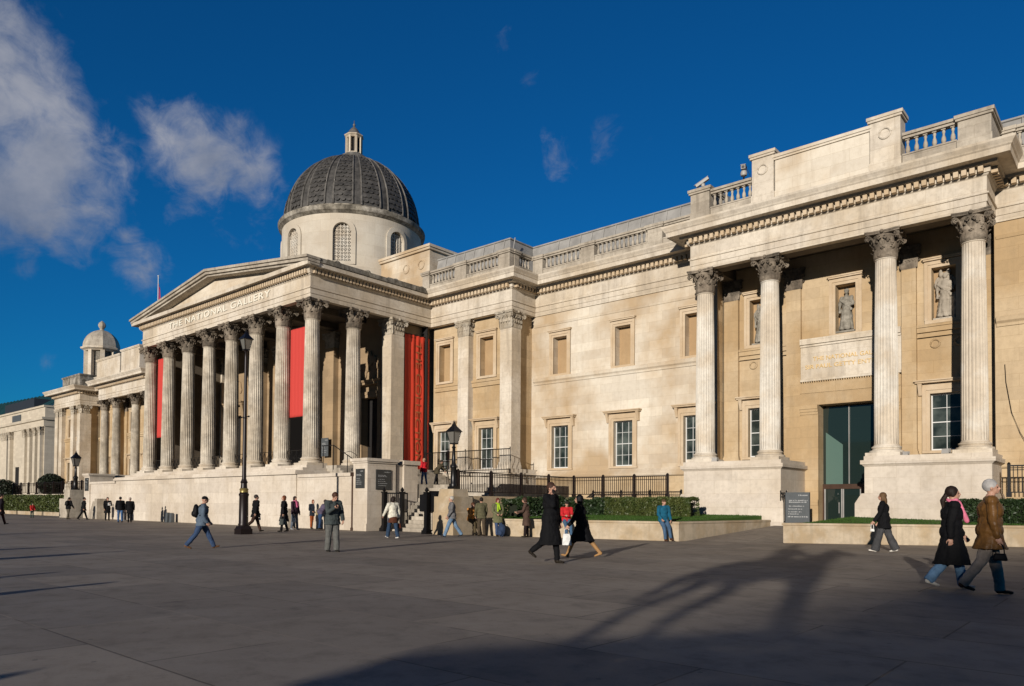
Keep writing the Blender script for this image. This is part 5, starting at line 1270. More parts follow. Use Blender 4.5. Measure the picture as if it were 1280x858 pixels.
m = MB(); m.tube([(-.9, 0, -.2), (-.9, 0, .97)], .02, 6); m.tube([(0, 0, -.3), (0, 0, .97)], .02, 6); m.tube([(1.2, 0, -1.), (1.2, 0, .40)], .02, 6); m.tube([(.9, 0, .55), (1.3, .1, .62), (1.8, .1, .42), (2.1, 0, .12)], .014, 5); m.build('post', IRON, hr)
hr = thing('handrail', 'black handrail sloping down the lower flight behind the visitors', 'handrail', (-26.9, 26.3, 2.28)); m = MB()
m.tube([(-.9, .3, .95), (-.4, .2, .95), (1.2, -1.2, .0), (1.9, -1.8, -.4)], .025, 6); m.build('rail', IRON, hr); m = MB(); m.tube([(-.4, .2, 0), (-.4, .2, .95)], .02, 6); m.tube([(1.2, -1.2, -1.1), (1.2, -1.2, 0)], .02, 6); m.build('post', IRON, hr)

# gate posts and gate leaves at the foot of the steps
def gatepost(label, x, y, h=1.95, z=0):
    r_ = thing('gate_post', label, 'gate post', (x, y, z), 0, 'iron gate posts at the steps')
    m = MB(); m.box(-.16, .16, -.16, .16, 0, .16); m.frustum(-.13, .13, -.13, .13, .16, -.085, .085, -.085, .085, .30); m.box(-.085, .085, -.085, .085, .30, h-.15); m.box(-.11, .11, -.11, .11, h-.15, h-.08); m.build('shaft', IRON, r_)
    m = MB(); m.lathe([(.04, h-.08), (.085, h-.04), (.095, h), (.06, h+.06), (.05, h+.09), (.01, h+.13)], 12); m.build('finial', IRON, r_, True)
gatepost('black iron gate post nearest the corner pier', -27.45, 22.55); gatepost('black iron gate post with a leaf folded against the pier', -26.8, 23.1)
gatepost('thick black gate post in front of the lamp pedestal', -23.8, 21.9, 1.9)
def gleaf(label, x, y, rz, w, h=1.7, z=.12):
    r_ = thing('gate_leaf', label, 'gate', (x, y, z), rz, 'iron gate leaves at the steps')
    m = MB(); m.box(0, w, -.025, .025, 0, .06); m.box(0, w, -.025, .025, h-.06, h); m.box(0, .05, -.025, .025, .06, h-.06); m.box(w-.05, w, -.025, .025, .06, h-.06); m.box(.05, w-.05, -.02, .02, h*.45, h*.45+.05); m.build('gate_frame', IRON, r_)
    m = MB(); n = int(w/.09)
    for i in range(1, n): m.box(w*i/n-.011, w*i/n+.011, -.011, .011, .06, h-.06)
    m.build('bars', IRON, r_)
gleaf('black iron gate leaf folded back against the corner pier', -27.4, 22.65, PI/2-.6, 1.0); gleaf('black iron gate leaf open beside the lamp pedestal', -23.8, 22.05, PI/2-.1, 1.6, 1.75)
# dark covered stand on thin legs at mid stair
st = thing('covered_stand', 'black covered stand on thin legs standing on the steps', 'stand', (-24.55, 22.9, 0)); m = MB()
m.frustum(-.72, .55, -.10, .35, .95, -.72, .55, -.10, .35, 1.72); m.ball((-.1, .12, 1.72), (.62, .22, .14), 12, 6)
o = bpy.data.objects.new('cover', remesh(m, .03, 'cover', [cloth(BK)], .02, 4)); C.objects.link(o); o.parent = st
for q in (-.35, .35):
    m = MB(); m.tube([(q, .1, .06), (q, .1, .98)], .022, 6); m.box(q-.12, q+.12, -.02, .22, 0, .06); m.build('leg', IRON, st)
for i, (lx, ly) in enumerate([(-26.4, 23.9), (-26.05, 24.3), (-25.75, 24.75), (-25.45, 25.2)]):
    zz = 2.28*(int((ly-23.0)/.26)+1)/13
    r_ = thing('rope_post', ['lowest', 'second lowest', 'second highest', 'highest'][i]+' of the small posts climbing the steps', 'post', (lx, ly, zz), 0, 'small posts on the steps')
    m = MB(); m.box(-.06, .06, -.06, .06, 0, .12); m.build('foot', IRON, r_); m = MB(); m.tube([(0, 0, .12), (0, 0, .62)], .014, 6); m.build('stem', LEAD, r_)

# street lamps ----------------------------------------------------------
LAMPG = plain('lamp_glass', (.17, .16, .14), .1, 0, 0, 0, 1.)
def lantern(root, z, s=1.):
    m = MB(); w0, w1, h = .14*s, .25*s, .50*s
    for q in range(4):
        a = q*PI/2; R_ = Matrix.Rotation(a, 3, 'Z')
        m.add([R_ @ Vector(p) for p in ((-w0*.86, -w0*.86, z), (w0*.86, -w0*.86, z), (w1*.86, -w1*.86, z+h), (-w1*.86, -w1*.86, z+h))], [(0, 1, 2, 3)])
    hd = m.build('lamp_glass', LAMPG, root)
    m = MB()
    for q in range(4):
        a = q*PI/2; c = (cos(a+PI/4)*1.41*.88, sin(a+PI/4)*1.41*.88); m.tube([(c[0]*w0, c[1]*w0, z), (c[0]*w1, c[1]*w1, z+h)], .016*s, 5)
    m.box(-w0, w0, -w0, w0, z-.05*s, z); m.frustum(-w1*1.12, w1*1.12, -w1*1.12, w1*1.12, z+h, -w1*.35, w1*.35, -w1*.35, w1*.35, z+h+.26*s); m.frustum(-w1*.35, w1*.35, -w1*.35, w1*.35, z+h+.26*s, -w1*.22, w1*.22, -w1*.22, w1*.22, z+h+.36*s)
    m.ball((0, 0, z+h+.40*s), .05*s, 8, 6); m.tube([(0, 0, z+h+.42*s), (0, 0, z+h+.54*s)], [.02*s, .004], 6)
    m.build('lantern_frame', IRON, root)
tl = thing('street_lamp', 'very tall black lamp post with gilt collar on the square before the portico', 'street lamp', (-28.43, 15.96, 0)); m = MB()
m.box(-.26, .26, -.26, .26, 0, .22); m.frustum(-.24, .24, -.24, .24, .22, -.2, .2, -.2, .2, .34)
m.lathe([(.20, .34), (.215, .40), (.19, .46), (.18, 1.55), (.20, 1.60), (.205, 1.66), (.17, 1.70), (.13, 1.95), (.12, 2.1), (.15, 2.14), (.12, 2.2), (.085, 2.3), (.075, 4.9), (.055, 7.3), (.05, 7.55), (.09, 7.60), (.05, 7.66)], 20); m.build('post', IRONR, tl, True)
m = MB(); m.lathe([(.13, 1.70), (.175, 1.73), (.165, 1.80), (.185, 1.85), (.14, 1.90)], 20); m.build('gilt_collar', plain('old_gilding', (.32, .24, .08), .4, .5), tl, True)
m = MB(); m.lathe([(.06, 4.75), (.09, 4.8), (.06, 4.85)], 12); m.tube([(-.30, 0, 4.85), (.30, 0, 4.85)], .022, 6); m.ball((-.30, 0, 4.85), .04, 6, 5); m.ball((.30, 0, 4.85), .04, 6, 5); m.build('ladder_arm', IRON, tl, True)
lantern(tl, 7.66, .82)
pd = thing('lamp_pedestal', 'stepped pale stone pedestal under the black lantern at the foot of the steps', 'pedestal', (-22.72, 22.45, 0)); m = MB()
m.box(-.62, .62, -.62, .62, -.05, .92); m.frustum(-.62, .62, -.62, .62, .92, -.58, .58, -.58, .58, .98); m.box(-.58, .58, -.58, .58, .98, 1.62); m.build('plinth_block', S_KERB, pd); m = MB(); m.frustum(-.46, .46, -.46, .46, 1.621, -.42, .42, -.42, .42, 1.94); m.build('cap_stone', S_KERB, pd)
def pedlamp(label, loc, hz=2.0, s=1.):
    r_ = thing('street_lamp', label, 'street lamp', loc); m = MB()
    m.box(-.17*s, .17*s, -.17*s, .17*s, 0, .12); m.lathe([(.15*s, .12), (.16*s, .2), (.13*s, .26), (.12*s, .9), (.15*s, .95), (.14*s, 1.02), (.08*s, 1.12), (.06*s, hz-.2), (.09*s, hz-.16), (.05*s, hz-.1), (.05*s, hz)], 16); m.build('post', IRON, r_, True)
    lantern(r_, hz+.03, s*.92); return r_
pedlamp('black four sided lantern on the stone pedestal beside the steps', (-22.72, 22.45, 1.94), 1.95, 1.05)
pw = thing('lamp_pedestal', 'grey stone pedestal carrying the lantern at the west end', 'pedestal', (-65.0, 22.0, 0)); m = MB(); m.box(-.85, .85, -.85, .85, -.05, 1.5); m.build('plinth_block', S_GREY, pw); m = MB(); m.box(-.6, .6, -.6, .6, 1.501, 2.2); m.build('cap_stone', S_GREY, pw)
pedlamp('black lantern on a pedestal at the west end of the gallery', (-65.0, 22.0, 2.2), 1.9, 1.3)

# bollards and small boxes against the podium wall
for x, y, h, lab in ((-53.7, 21.3, .95, 'slim dark bollard near the west end of the podium wall'), (-47.6, 21.5, .62, 'short grey box bollard left of a twin, against the podium wall'), (-47.15, 21.55, .60, 'short grey box bollard right of a twin, against the podium wall')):
    r_ = thing('bollard', lab, 'bollard', (x, y, 0)); m = MB()
    if h > .9: m.lathe([(.13, 0), (.13, .5), (.10, .56), (.08, .62), (.07, .85), (.04, h), (.01, h+.05)], 12); m.build('shaft', IRONR, r_, True)
    else: m.frustum(-.14, .14, -.10, .10, 0, -.13, .13, -.07, .07, h); m.build('shaft', SIGNG, r_)
    m = MB(); m.lathe([(.145, 0), (.145, .06)], 12) if h > .9 else m.box(-.16, .16, -.12, .12, 0, .04); m.build('foot', SIGNG, r_)
bx_ = thing('stone_buttress', 'sloping grey stone buttress beside the west end pier', 'buttress', (-59.6, 21.6, 0)); m = MB(); m.frustum(-.5, .5, -.35, .35, 0, -.1, .5, -.2, .35, 1.3); m.build('block', S_GREY, bx_); m = MB(); m.box(.52, .95, -.3, .3, 0, 1.5); m.build('side_block', S_GREY, bx_)
bs = thing('stone_post', 'short brown stone post against the podium wall left of the rainwater pipe', 'post', (-33.95, 21.6, 0)); m = MB(); m.frustum(-.15, .15, -.15, .15, 0, -.13, .13, -.13, .13, 1.0); m.build('shaft', S_GREY, bs); m = MB(); m.box(-.17, .17, -.17, .17, 0, .08); m.build('foot', S_GREY, bs)

# signs and plaques
def sign(name, label, o, xd, w, h, mat, lines, th=.04):
    X = Vector(xd).normalized(); Z = Vector((0, 0, 1)); Nn = X.cross(Z)
    ang = math.atan2(X.y, X.x); r_ = thing(name, label, 'sign', o, ang)
    m = MB(); m.box(-w/2, w/2, -th, 0, 0, h); m.build('board', mat, r_)
    m = MB()
    for z, a, b, hh in lines:
        x = -w/2+a*w
        while x < -w/2+b*w-.01:
            l = random.uniform(.012, .03)*w/.6; x2 = min(x+l, -w/2+b*w); m.box(x, x2, -th-.003, -th-.001, z*h, z*h+hh*h*random.choice((.75, 1, .75))); x = x2+.008*w/.6*random.choice((1, 1, 3))
    m.build('lettering', SIGNW, r_)
sl = [(.90, .55, .92, .035), (.76, .15, .92, .028), (.71, .15, .90, .028), (.60, .15, .78, .024), (.52, .12, .70, .022), (.44, .12, .68, .022), (.38, .12, .56, .022), (.30, .10, .94, .03)]
sp = gp(1008, 656, .55)
sign('entrance_sign', 'tall grey free standing sign with white lettering beside the east entrance', (-11.35, 31.6, .40), (1, 0, 0), 1.0, 1.5, SIGNG, sl, .10)
railing('short dark railing between the plinth and the grey entrance sign', [(-12.15, 31.75), (-11.9, 31.75)], .55, 1.9, .3, IRON, bar=.012, gap=.06, post=.02)
pl = [(.86, .55, .92, .04), (.70, .12, .62, .03), (.64, .12, .70, .03), (.50, .12, .55, .025), (.40, .12, .60, .025), (.30, .12, .75, .025), (.20, .12, .70, .025)]
sign('wall_plaque', 'slate plaque with pale lettering on the front face of the corner pier', (-28.42, 21.90, 2.02), (1, 0, 0), .66, .92, PLQ, pl)
sign('wall_plaque', 'black plaque on the side face of the corner pier facing the steps', (-27.90, 22.85, 1.96), (0, 1, 0), .92, .96, PLQ, pl)
sign('wall_plaque', 'dark plaque on the pier at the west end of the podium', (-62.3, 21.90, 2.1), (1, 0, 0), .70, 1.0, PLQ, pl)
sign('notice_board', 'grey notice board on a post inside the portico behind the corner column', (-41.0, 28.7, BASEZ+1.0), (1, 0, 0), .75, 1.2, SIGNG, pl)

# banners
def hung_banner(label, w, h, loc, rz, txt=None, mat=REDB, amp=.02):
    r_ = thing('banner', label, 'banner', loc, rz); m = MB(); nx, nz = 26, 30; v = []; f = []
    for j in range(nz+1):
        for i in range(nx+1):
            x = -w/2+w*i/nx; z = -h*j/nz; y = amp*sin(i*1.25+.3*sin(j*.4))+amp*.6*noise.noise(Vector((i*.3, j*.12, rz)))
            v.append((x, y, z))
    for j in range(nz):
        for i in range(nx): a = j*(nx+1)+i; f.append((a, a+1, a+nx+2, a+nx+1))
    m.add(v, f); o = m.build('cloth', mat, r_, 'all'); so = o.modifiers.new('t', 'SOLIDIFY'); so.thickness = .008
    m = MB(); m.tube([(-w/2-.05, 0, .02), (w/2+.05, 0, .02)], .03, 8); m.tube([(-w/2-.05, 0, -h-.02), (w/2+.05, 0, -h-.02)], .03, 8); m.build('batten', IRON, r_)
    if txt:
        t = text_mesh('lettering', txt, .60, .004, BLET, r_, (0.02, -.05, -h*.5), (0, 0, -1), (1, 0, 0), h*.90)
    return r_
REDL = plain('light_red_banner_cloth', (.62, .058, .045), .75, 0, 0)
hung_banner('plain red banner hanging between the two right hand columns of the portico front', 1.75, 5.1, (-36.85, 23.95, 11.3), 0, None, REDL, .008)
hung_banner('plain red banner hanging between the two left hand columns of the portico front', 1.6, 5.75, (-54.2, 23.95, 11.7), 0, None, REDL, .008)
hung_banner('rippled red banner with vertical gold words beside the anta on the portico flank', 2.1, 8.5, (-34.95, 31.25, 11.85), PI/2-.0, 'THE COLLECTION', REDB, .035)
# flag
fl = thing('flag', 'furled union flag on a pole behind the pediment', 'flag', (-80.7, 35.0, 19.3)); m = MB(); m.tube([(0, 0, -4.6), (0, 0, 6.2)], .04, 6); m.ball((0, 0, 6.25), .08, 8, 6); m.build('flagpole', WHITE, fl)
q_ = MB(); cols = [FLAGR, FLAGB, FLAGR]
for k_, mt in enumerate(cols):
    m = MB(); v = []; f = []
    for i in range(13):
        t = i/12; z = 5.4-4.6*t
        for j in range(3): v.append((.04+.15*(j+k_*1.3)*(.25+.75*t)*1.6, .05*sin(j*2+k_*2.1+t*3), z-.12*(j+k_)))
    for i in range(12):
        for j in range(2): a = i*3+j; f.append((a, a+1, a+4, a+3))
    m.add(v, f); o = m.build('flag_cloth', mt, fl, 'all'); so = o.modifiers.new('t', 'SOLIDIFY'); so.thickness = .02

# statues in the niches of the east porch
def niche_statue(label, x, y, z, h, mat, relief=False, seed=1):
    rnd = random.Random(seed); r_ = thing('statue', label, 'statue', (x, y, z)); m = MB()
    k = h/1.75; H_ = Vector
    def b(c, r, n=12, mm=8): m.ball(H_(c)*k, [q*k for q in r], n, mm)
    b((0, 0, 1.60), (.085, .095, .12)); b((0, .02, 1.66), (.10, .10, .09)); m.cap(H_((0, 0, 1.42))*k, H_((0, 0, 1.52))*k, .06*k, .055*k)
    b((0, 0, 1.28), (.20, .13, .20)); b((0, 0, 1.05), (.17, .12, .2)); m.tube([H_((0, 0, 1.0))*k, H_((.02, 0, .55))*k, H_((0, 0, .06))*k], [.17*k, .22*k, .25*k], 16)
    for s in (-1, 1):
        m.cap(H_((.19*s, 0, 1.38))*k, H_((.26*s, -.02, 1.08))*k, .07*k, .06*k)
        if s == 1: m.cap(H_((.26, -.02, 1.08))*k, H_((.10, -.15, 1.0))*k, .055*k, .04*k)
        else: m.cap(H_((-.26, -.02, 1.08))*k, H_((-.24, -.08, .82))*k, .05*k, .04*k)
        b((.10 if s == 1 else -.24, -.17 if s == 1 else -.09, .99 if s == 1 else .78), (.045, .03, .05))
    for i in range(11):   # folds of the robe
        a = -PI+PI*i/10; m.cap(H_((.13*cos(a), .11*sin(a), 1.0))*k, H_(((.24+.03*(i % 2))*cos(a+rnd.uniform(-.1, .1)), (.21+.03*(i % 2))*sin(a), .08))*k, .03*k, .045*k, 6)
    m.cap(H_((-.22, -.06, 1.30))*k, H_((.22, -.12, .85))*k, .05*k, .06*k); b((.10, -.18, .05), (.06, .10, .05)); b((-.10, -.18, .05), (.06, .10, .05))
    if relief:
        m.cap(H_((.32, 0, .05))*k, H_((.32, 0, .85))*k, .12*k, .11*k); b((.12, 0, 1.75), (.08, .06, .12)); b((-.14, 0, 1.72), (.07, .06, .16)); b((0, .05, 1.35), (.40, .05, .35))
    me = remesh(m, .022, 'figure', [mat], .02, 12, 1); o = bpy.data.objects.new('figure', me); C.objects.link(o); o.parent = r_
    m = MB(); m.box(-.36*k, .36*k, -.22*k, .22*k, -.08, .0); m.build('plinth', mat, r_)
S_STAT = stone('stone_statue', (.44, .40, .33), (.34, .31, .25), (.12, .10, .08), .6, joints=False, patch=2.5, streak=.7, soot=.3)
niche_statue('robed grey stone statue standing in the central niche over the entrance', -10.48, YW+.10, 9.28, 1.95, S_STAT, False, 1)
niche_statue('crowned pale relief figure with a pillar in the right hand niche', -6.57, YW+.24, 9.28, 1.95, S_GREY, True, 2)
niche_statue('stone figure partly hidden in the left hand niche behind a column', -14.5, YW+.20, 9.28, 1.85, S_STAT, True, 3)

# roof cameras
def cctv(label, x, y, z, kind):
    r_ = thing('security_camera', label, 'camera', (x, y, z), .25); r_.scale = (.78, .78, .78)
    if kind == 0:
        m = MB(); m.lathe([(.10, 0), (.10, .05), (.05, .07), (.05, .22), (.11, .25), (.12, .40), (.06, .46)], 12); m.build('bracket', CCTV, r_, True)
        m = MB(); R_ = Matrix.Rotation(rad(-28), 3, 'Y'); t = MB(); t.box(-.42, .42, -.10, .10, -.07, .09); t.box(-.48, .45, -.12, .12, .092, .11)
        m.add([R_ @ Vector(p)+Vector((-.04, 0, .52)) for p in t.v], t.f); m.build('housing', CCTV, r_)
        t = MB(); t.box(-.43, -.421, -.07, .07, -.05, .06); m = MB(); m.add([R_ @ Vector(p)+Vector((-.04, 0, .52)) for p in t.v], t.f); m.build('lens', IRON, r_)
    else:
        m = MB(); m.box(-.18, .18, -.12, .12, 0, .06); m.tube([(0, 0, .06), (0, 0, .34)], .05, 8); m.build('bracket', IRON, r_)
        m = MB(); m.lathe([(.05, .34), (.17, .40), (.20, .52), (.16, .66), (.08, .70)], 12); m.build('pan_head', CCTV, r_, True)
        m = MB(); m.box(-.12, .12, -.26, .24, .72, .94); m.box(-.15, .15, -.30, .27, .941, .96); m.build('housing', CCTV, r_); m = MB(); m.box(-.09, .09, -.275, -.262, .75, .90); m.build('lens', IRON, r_)
        m = MB(); m.tube([(.1, .1, .96), (.32, .3, .45), (.3, .35, .1)], .014, 5); m.build('cable', IRON, r_)
cctv('white slanted security camera on the left corner of the east porch parapet', -15.95, 32.1, 16.16, 0)
cctv('upright security camera on the balustrade left of the parapet panel', -13.95, 32.1, 16.0, 1)
def flood(label, x, y, z, s=1):
    r_ = thing('floodlight', label, 'floodlight', (x, y, z), random.uniform(-.4, .4)); m = MB(); m.frustum(-.13*s, .13*s, -.10*s, .08*s, .02, -.13*s, .13*s, -.06*s, .12*s, .20*s); m.build('housing', CCTV, r_); m = MB(); m.box(-.15*s, .15*s, -.02, .02, 0, .06); m.build('bracket', IRON, r_)
flood('small white floodlight left of the fourth porch column base', -5.98, 32.25, BASEZ); flood('small floodlight right of the first porch column base', -15.45, 32.3, BASEZ); flood('small floodlight beside the third porch column base', -7.4, 32.4, BASEZ, .8)
rp = thing('roof_aerial', 'small dark forked fitting on the portico roof before the attic block', 'aerial', (-37.6, 32.2, 14.7)); m = MB(); m.tube([(0, 0, 0), (0, 0, .75)], .035, 6); m.tube([(-.22, 0, .98), (0, 0, .7), (.25, 0, .92)], .03, 6); m.build('mast', BRONZE, rp); m = MB(); m.ball((.28, 0, .95), (.14, .05, .05), 8, 6); m.build('head', BRONZE, rp)

# ------------------------------------------------------------------ annexe to the west
A = thing('annexe_building', 'pale stone modern annexe with clustered pilasters and a teal sheet roof at the left edge', 'building', (-150, 42, 0)); AO = Vector((150, -42, 0))
def ab(m, n, mt): return m.build(n, mt, A, loc=AO)
XE, YA = -138.3, 42.0
m = MB(); m.box(-215, XE, YA+.02, 75, -.3, 14.2); m.box(-215, XE, YA+.02, 75, 14.2, 17.0); ab(m, 'wall', SAIN)
m = MB(); sweep(m, [(-215, YA), (XE, YA), (XE, 75)], [(-.1, 13.6), (.15, 13.6), (.2, 14.6), (.5, 14.7), (.6, 15.1), (-.1, 15.1)]); sweep(m, [(-215, YA), (XE, YA), (XE, 75)], [(-.1, 16.8), (.2, 16.8), (.25, 17.1), (-.1, 17.1)]); ab(m, 'cornice', SAIN)
pil = [(-139.7, -138.6), (-142.2, -141.1), (-144.9, -143.8), (-147.3, -146.3), (-155.3, -154.4), (-159.5, -156.2), (-168, -164)]
cs = cap_mesh(True, .5, 1.1)
for a, b in pil:
    m = MB(); m.box(a, b, YA-.55, YA+.01, 4.3, 12.1); m.box(a-.15, b+.15, YA-.7, YA+.01, 3.7, 4.3); p_ = ab(m, 'pilaster', SAIN)
    m = MB(); c_ = (a+b)/2; w_ = (b-a)/2; m.add([(c_+x*w_/.55, YA-.3+y*.55, 12.1+z*1.3) for x, y, z in cs.v], cs.f); m.build('capital', S_CAPL, p_)
m = MB(); m.box(-214, XE-.2, YA-.72, YA+.01, -.3, 3.7); ab(m, 'base', SAIN)
for a, b, z0_, z1_, mt in ((-152.8, -151.0, 3.8, 7.2, DARK), (-156.1, -155.45, 4.3, 12.6, DARK), (-163.9, -162.6, 4.3, 12.6, DARK), (-143.7, -143.4, 4.3, 12.6, DARK), (-140.9, -140.6, 4.3, 12.6, DARK)):  # tall narrow strips are no openings: dark colour painting the recess shade between pilasters
    m = MB(); m.box(a, b, YA-.05, YA+.1, z0_, z1_); ab(m, 'window', mt)
m = MB(); m.box(-155, -150.4, YA-.10, YA+.1, 15.25, 16.4); ab(m, 'louvre', SIGNG)
m = MB(); m.add([(-212, YA+1, 17.1), (XE-1, YA+1, 17.1), (-142, YA+7, 21.0), (-212, YA+7, 22.5), (XE-1, 60, 17.1), (-142, 56, 21.0), (-212, 60, 22.5)], [(0, 1, 2, 3), (1, 4, 5, 2), (3, 2, 5, 6)]); rf = ab(m, 'roof', SLATE)
m = MB()
for i in range(26): x = -142-i*2.2; m.tube([(x, YA+1.02, 17.2), (x-.2, YA+7, 21.1+i*.055)], .16, 5)
m.build('roof_seams', SLATE, rf)
m = MB(); m.box(-165, -148.5, YA+1.4, YA+4.5, 17.1, 19.3); ab(m, 'plant_screen', plain('plant_screen', (.03, .035, .045), .5))
# round clipped tree in front of the annexe
def leafball(m, c, r, n, s):
    for _ in range(n):
        d = Vector((random.gauss(0, 1), random.gauss(0, 1), random.gauss(0, 1))).normalized()*random.uniform(.72, 1.06); p = Vector(c)+Vector((d.x*r[0], d.y*r[1], d.z*r[2]))
        nv = Vector((random.gauss(0, 1), random.gauss(0, 1), random.gauss(0, 1))).normalized(); u = nv.orthogonal().normalized(); v = nv.cross(u); q = s*random.uniform(.6, 1.3)
        m.add([p-u*q, p+v*q*.6, p+u*q, p-v*q*.6], [(0, 1, 2, 3)])
def small_tree(label, loc, h, r, n=5000, s=.11, name='clipped_tree'):
    t = thing(name, label, 'tree', loc); m = MB(); m.tube([(0, 0, 0), (.03, .02, h-r*.6), (0, 0, h)], [.14, .10, .05], 8)
    for a in range(5): m.tube([(0, 0, h-r*.7), (cos(a*1.3)*r*.6, sin(a*1.3)*r*.6, h+.1*a)], [.05, .015], 5)
    m.build('trunk', BARK, t); m = MB(); leafball(m, (0, 0, h), (r, r, r), n, s)
    for a in range(6): leafball(m, (cos(a)*r*.6, sin(a)*r*.6, h+r*.3*sin(a*2)), (r*.5, r*.5, r*.45), n//10, s)
    m.build('crown', plain('dark_crown_leaf', (.02, .032, .014), .6, 0, 2, .4), t)
q_ = gp(55, 648); dq = Vector((q_.x, q_.y)).normalized()
small_tree('round dark clipped tree in front of the annexe corner', (-88.5, 27.6, 0), 3.0, 1.15)
small_tree('dark bushy tree at the far left edge behind the west railing', (-92, 22.2, 0), 2.6, 1.5)
small_tree('dark shrub beside the annexe window behind the west railing', (-97, 25.5, 0), 2.0, 1.6)

# ------------------------------------------------------------------ things behind the camera that shade the square
SUNAZ, SUNEL = rad(17.5), rad(11.5)
def sunback(x, y, dist): return (x+dist*sin(SUNAZ), y-dist*cos(SUNAZ))
# equestrian bronze on a tall plinth: the shadow of rider and horse ends near the entrance path
D = 44.8; tip = (-9.3, 25.6); sx_, sy_ = sunback(*tip, D)
eq = thing('equestrian_statue', 'bronze rider on a walking horse on a tall stone plinth behind the camera', 'statue', (sx_, sy_, 0), rad(63))
PZ = 4.9
m = MB(); m.box(-2.3, 2.3, -1.35, 1.35, 0, .5); m.box(-2.1, 2.1, -1.1, 1.1, .5, PZ-.5); m.box(-2.25, 2.25, -1.25, 1.25, PZ-.5, PZ-.2); m.box(-2.15, 2.15, -1.15, 1.15, PZ-.2, PZ); m.build('plinth', S_GREY, eq)
m = MB(); z = PZ
m.ball((-.55, 0, z+1.55), (.65, .36, .42), 14, 10); m.ball((.45, 0, z+1.55), (.60, .38, .44), 14, 10); m.cap((-.4, 0, z+1.55), (.4, 0, z+1.52), .38, .38, 14)
m.tube([(.75, 0, z+1.7), (1.15, 0, z+2.15), (1.35, 0, z+2.45)], [.32, .22, .16], 12); m.cap((1.35, 0, z+2.45), (1.75, 0, z+2.15), .16, .09)
for s in (-1, 1): m.cap((1.33, .07*s, z+2.55), (1.32, .09*s, z+2.68), .04, .015, 6)
def leg_(pts, rs):
    for i in range(len(pts)-1): m.cap(pts[i], pts[i+1], rs[i]*(.8 if i else 1), rs[i+1]*.8, 8)
leg_([(.75, .2, z+1.4), (.85, .2, z+.8), (.80, .2, z+.35), (.86, .2, z+.08)], [.20, .11, .075, .09]); leg_([(.70, -.2, z+1.4), (.62, -.2, z+.8), (.58, -.2, z+.35), (.62, -.2, z+.08)], [.20, .11, .075, .08])
leg_([(-.8, .2, z+1.45), (-.75, .2, z+.95), (-1.05, .2, z+.55), (-.98, .2, z+.08)], [.26, .14, .085, .09]); leg_([(-.75, -.2, z+1.45), (-.55, -.2, z+.95), (-.85, -.2, z+.5), (-.7, -.2, z+.08)], [.26, .14, .085, .09])
m.cap((-1.15, 0, z+1.75), (-1.40, 0, z+1.3), .09, .12); m.cap((-1.40, 0, z+1.3), (-1.42, 0, z+.7), .12, .05)
m.cap((-.05, 0, z+1.95), (-.02, 0, z+2.55), .26, .24, 12); m.ball((0, 0, z+2.62), (.26, .30, .2), 12, 8); m.ball((.03, 0, z+3.05), (.14, .13, .18), 10, 8); m.cap((0, 0, z+2.7), (.02, 0, z+2.95), .09, .08)
for s in (-1, 1):
    m.cap((0, .3*s, z+2.65), (.2, .38*s, z+2.25), .10, .08); m.cap((.2, .38*s, z+2.25), (.55, .2*s, z+2.25), .08, .06); m.cap((0, .25*s, z+1.95), (.35, .42*s, z+1.6), .17, .13); m.cap((.35, .42*s, z+1.6), (.25, .42*s, z+1.05), .12, .08); m.cap((.2, .42*s, z+1.0), (.42, .42*s, z+.98), .07, .05)
m.v = [(x*1.32, y*1.32, PZ+(q-PZ)*1.32) for x, y, q in m.v]
me = remesh(m, .05, 'horse_and_rider', [BSTATUE], .01, 3); o = bpy.data.objects.new('horse_and_rider', me); C.objects.link(o); o.parent = eq
# stone office blocks far behind the camera: the stepped one throws the soft shade over the lower right, the long one is added to cut sky fill
def block(label, loc, rz, parts, mat=S_GREY):
    r_ = thing('office_building', label, 'building', loc, rz)
    for (x0, x1, y0, y1, h) in parts:
        m = MB(); m.box(x0, x1, y0, y1, 0, h); m.box(x0-.3, x1+.3, y0-.3, y1+.3, h-1.2, h-.8); w_ = m.build('wall', mat, r_)
        m = MB(); nfl = int(h/4.2); n = max(1, int((x1-x0)/3.4))
        for f_ in range(nfl):
            for i in range(n):
                x = x0+(x1-x0)*(i+.5)/n; m.box(x-.6, x+.6, y1-.05, y1+.03, 1.2+f_*4.2, 3.4+f_*4.2)
        m.build('window_rows', GLASS, w_)
block('stepped stone office building to the south east, far behind the camera', (0, -105, 0), 0, [(32.6, 35.4, -12, 0, 24.4), (35.5, 38.2, -12, 0, 26.3), (38.3, 80, -12, 0, 27.6)])
block('long low unseen stone terrace added to the south west to block low sky light, far behind the camera', (-30, -120, 0), 0, [(-60, 40, -12, 0, 17)])

# ------------------------------------------------------------------ sun and sky
sd = bpy.data.lights.new('sun', 'SUN'); sd.energy = 4.0; sd.angle = rad(.53); sd.color = (1., .93, .84)
so = bpy.data.objects.new('sun', sd); C.objects.link(so)
svec = Vector((sin(SUNAZ)*cos(SUNEL), -cos(SUNAZ)*cos(SUNEL), sin(SUNEL))); so.rotation_euler = svec.to_track_quat('Z', 'Y').to_euler(); so.location = svec*60
w = bpy.data.worlds.new('World'); SC.world = w; w.use_nodes = True; nt = w.node_tree; bg = nt.nodes['Background']
sky = N(nt, 'ShaderNodeTexSky', sky_type='NISHITA'); sky.sun_disc = False; sky.sun_elevation = SUNEL; sky.sun_rotation = math.atan2(svec.x, svec.y)
sky.air_density = 1.0; sky.dust_density = 0; sky.ozone_density = 2.5
tc = N(nt, 'ShaderNodeTexCoord'); dirv = tc.outputs['Generated']
skc = mixc(nt, 1., sky.outputs[0], (.06, .80, 1.52), 'MULTIPLY')
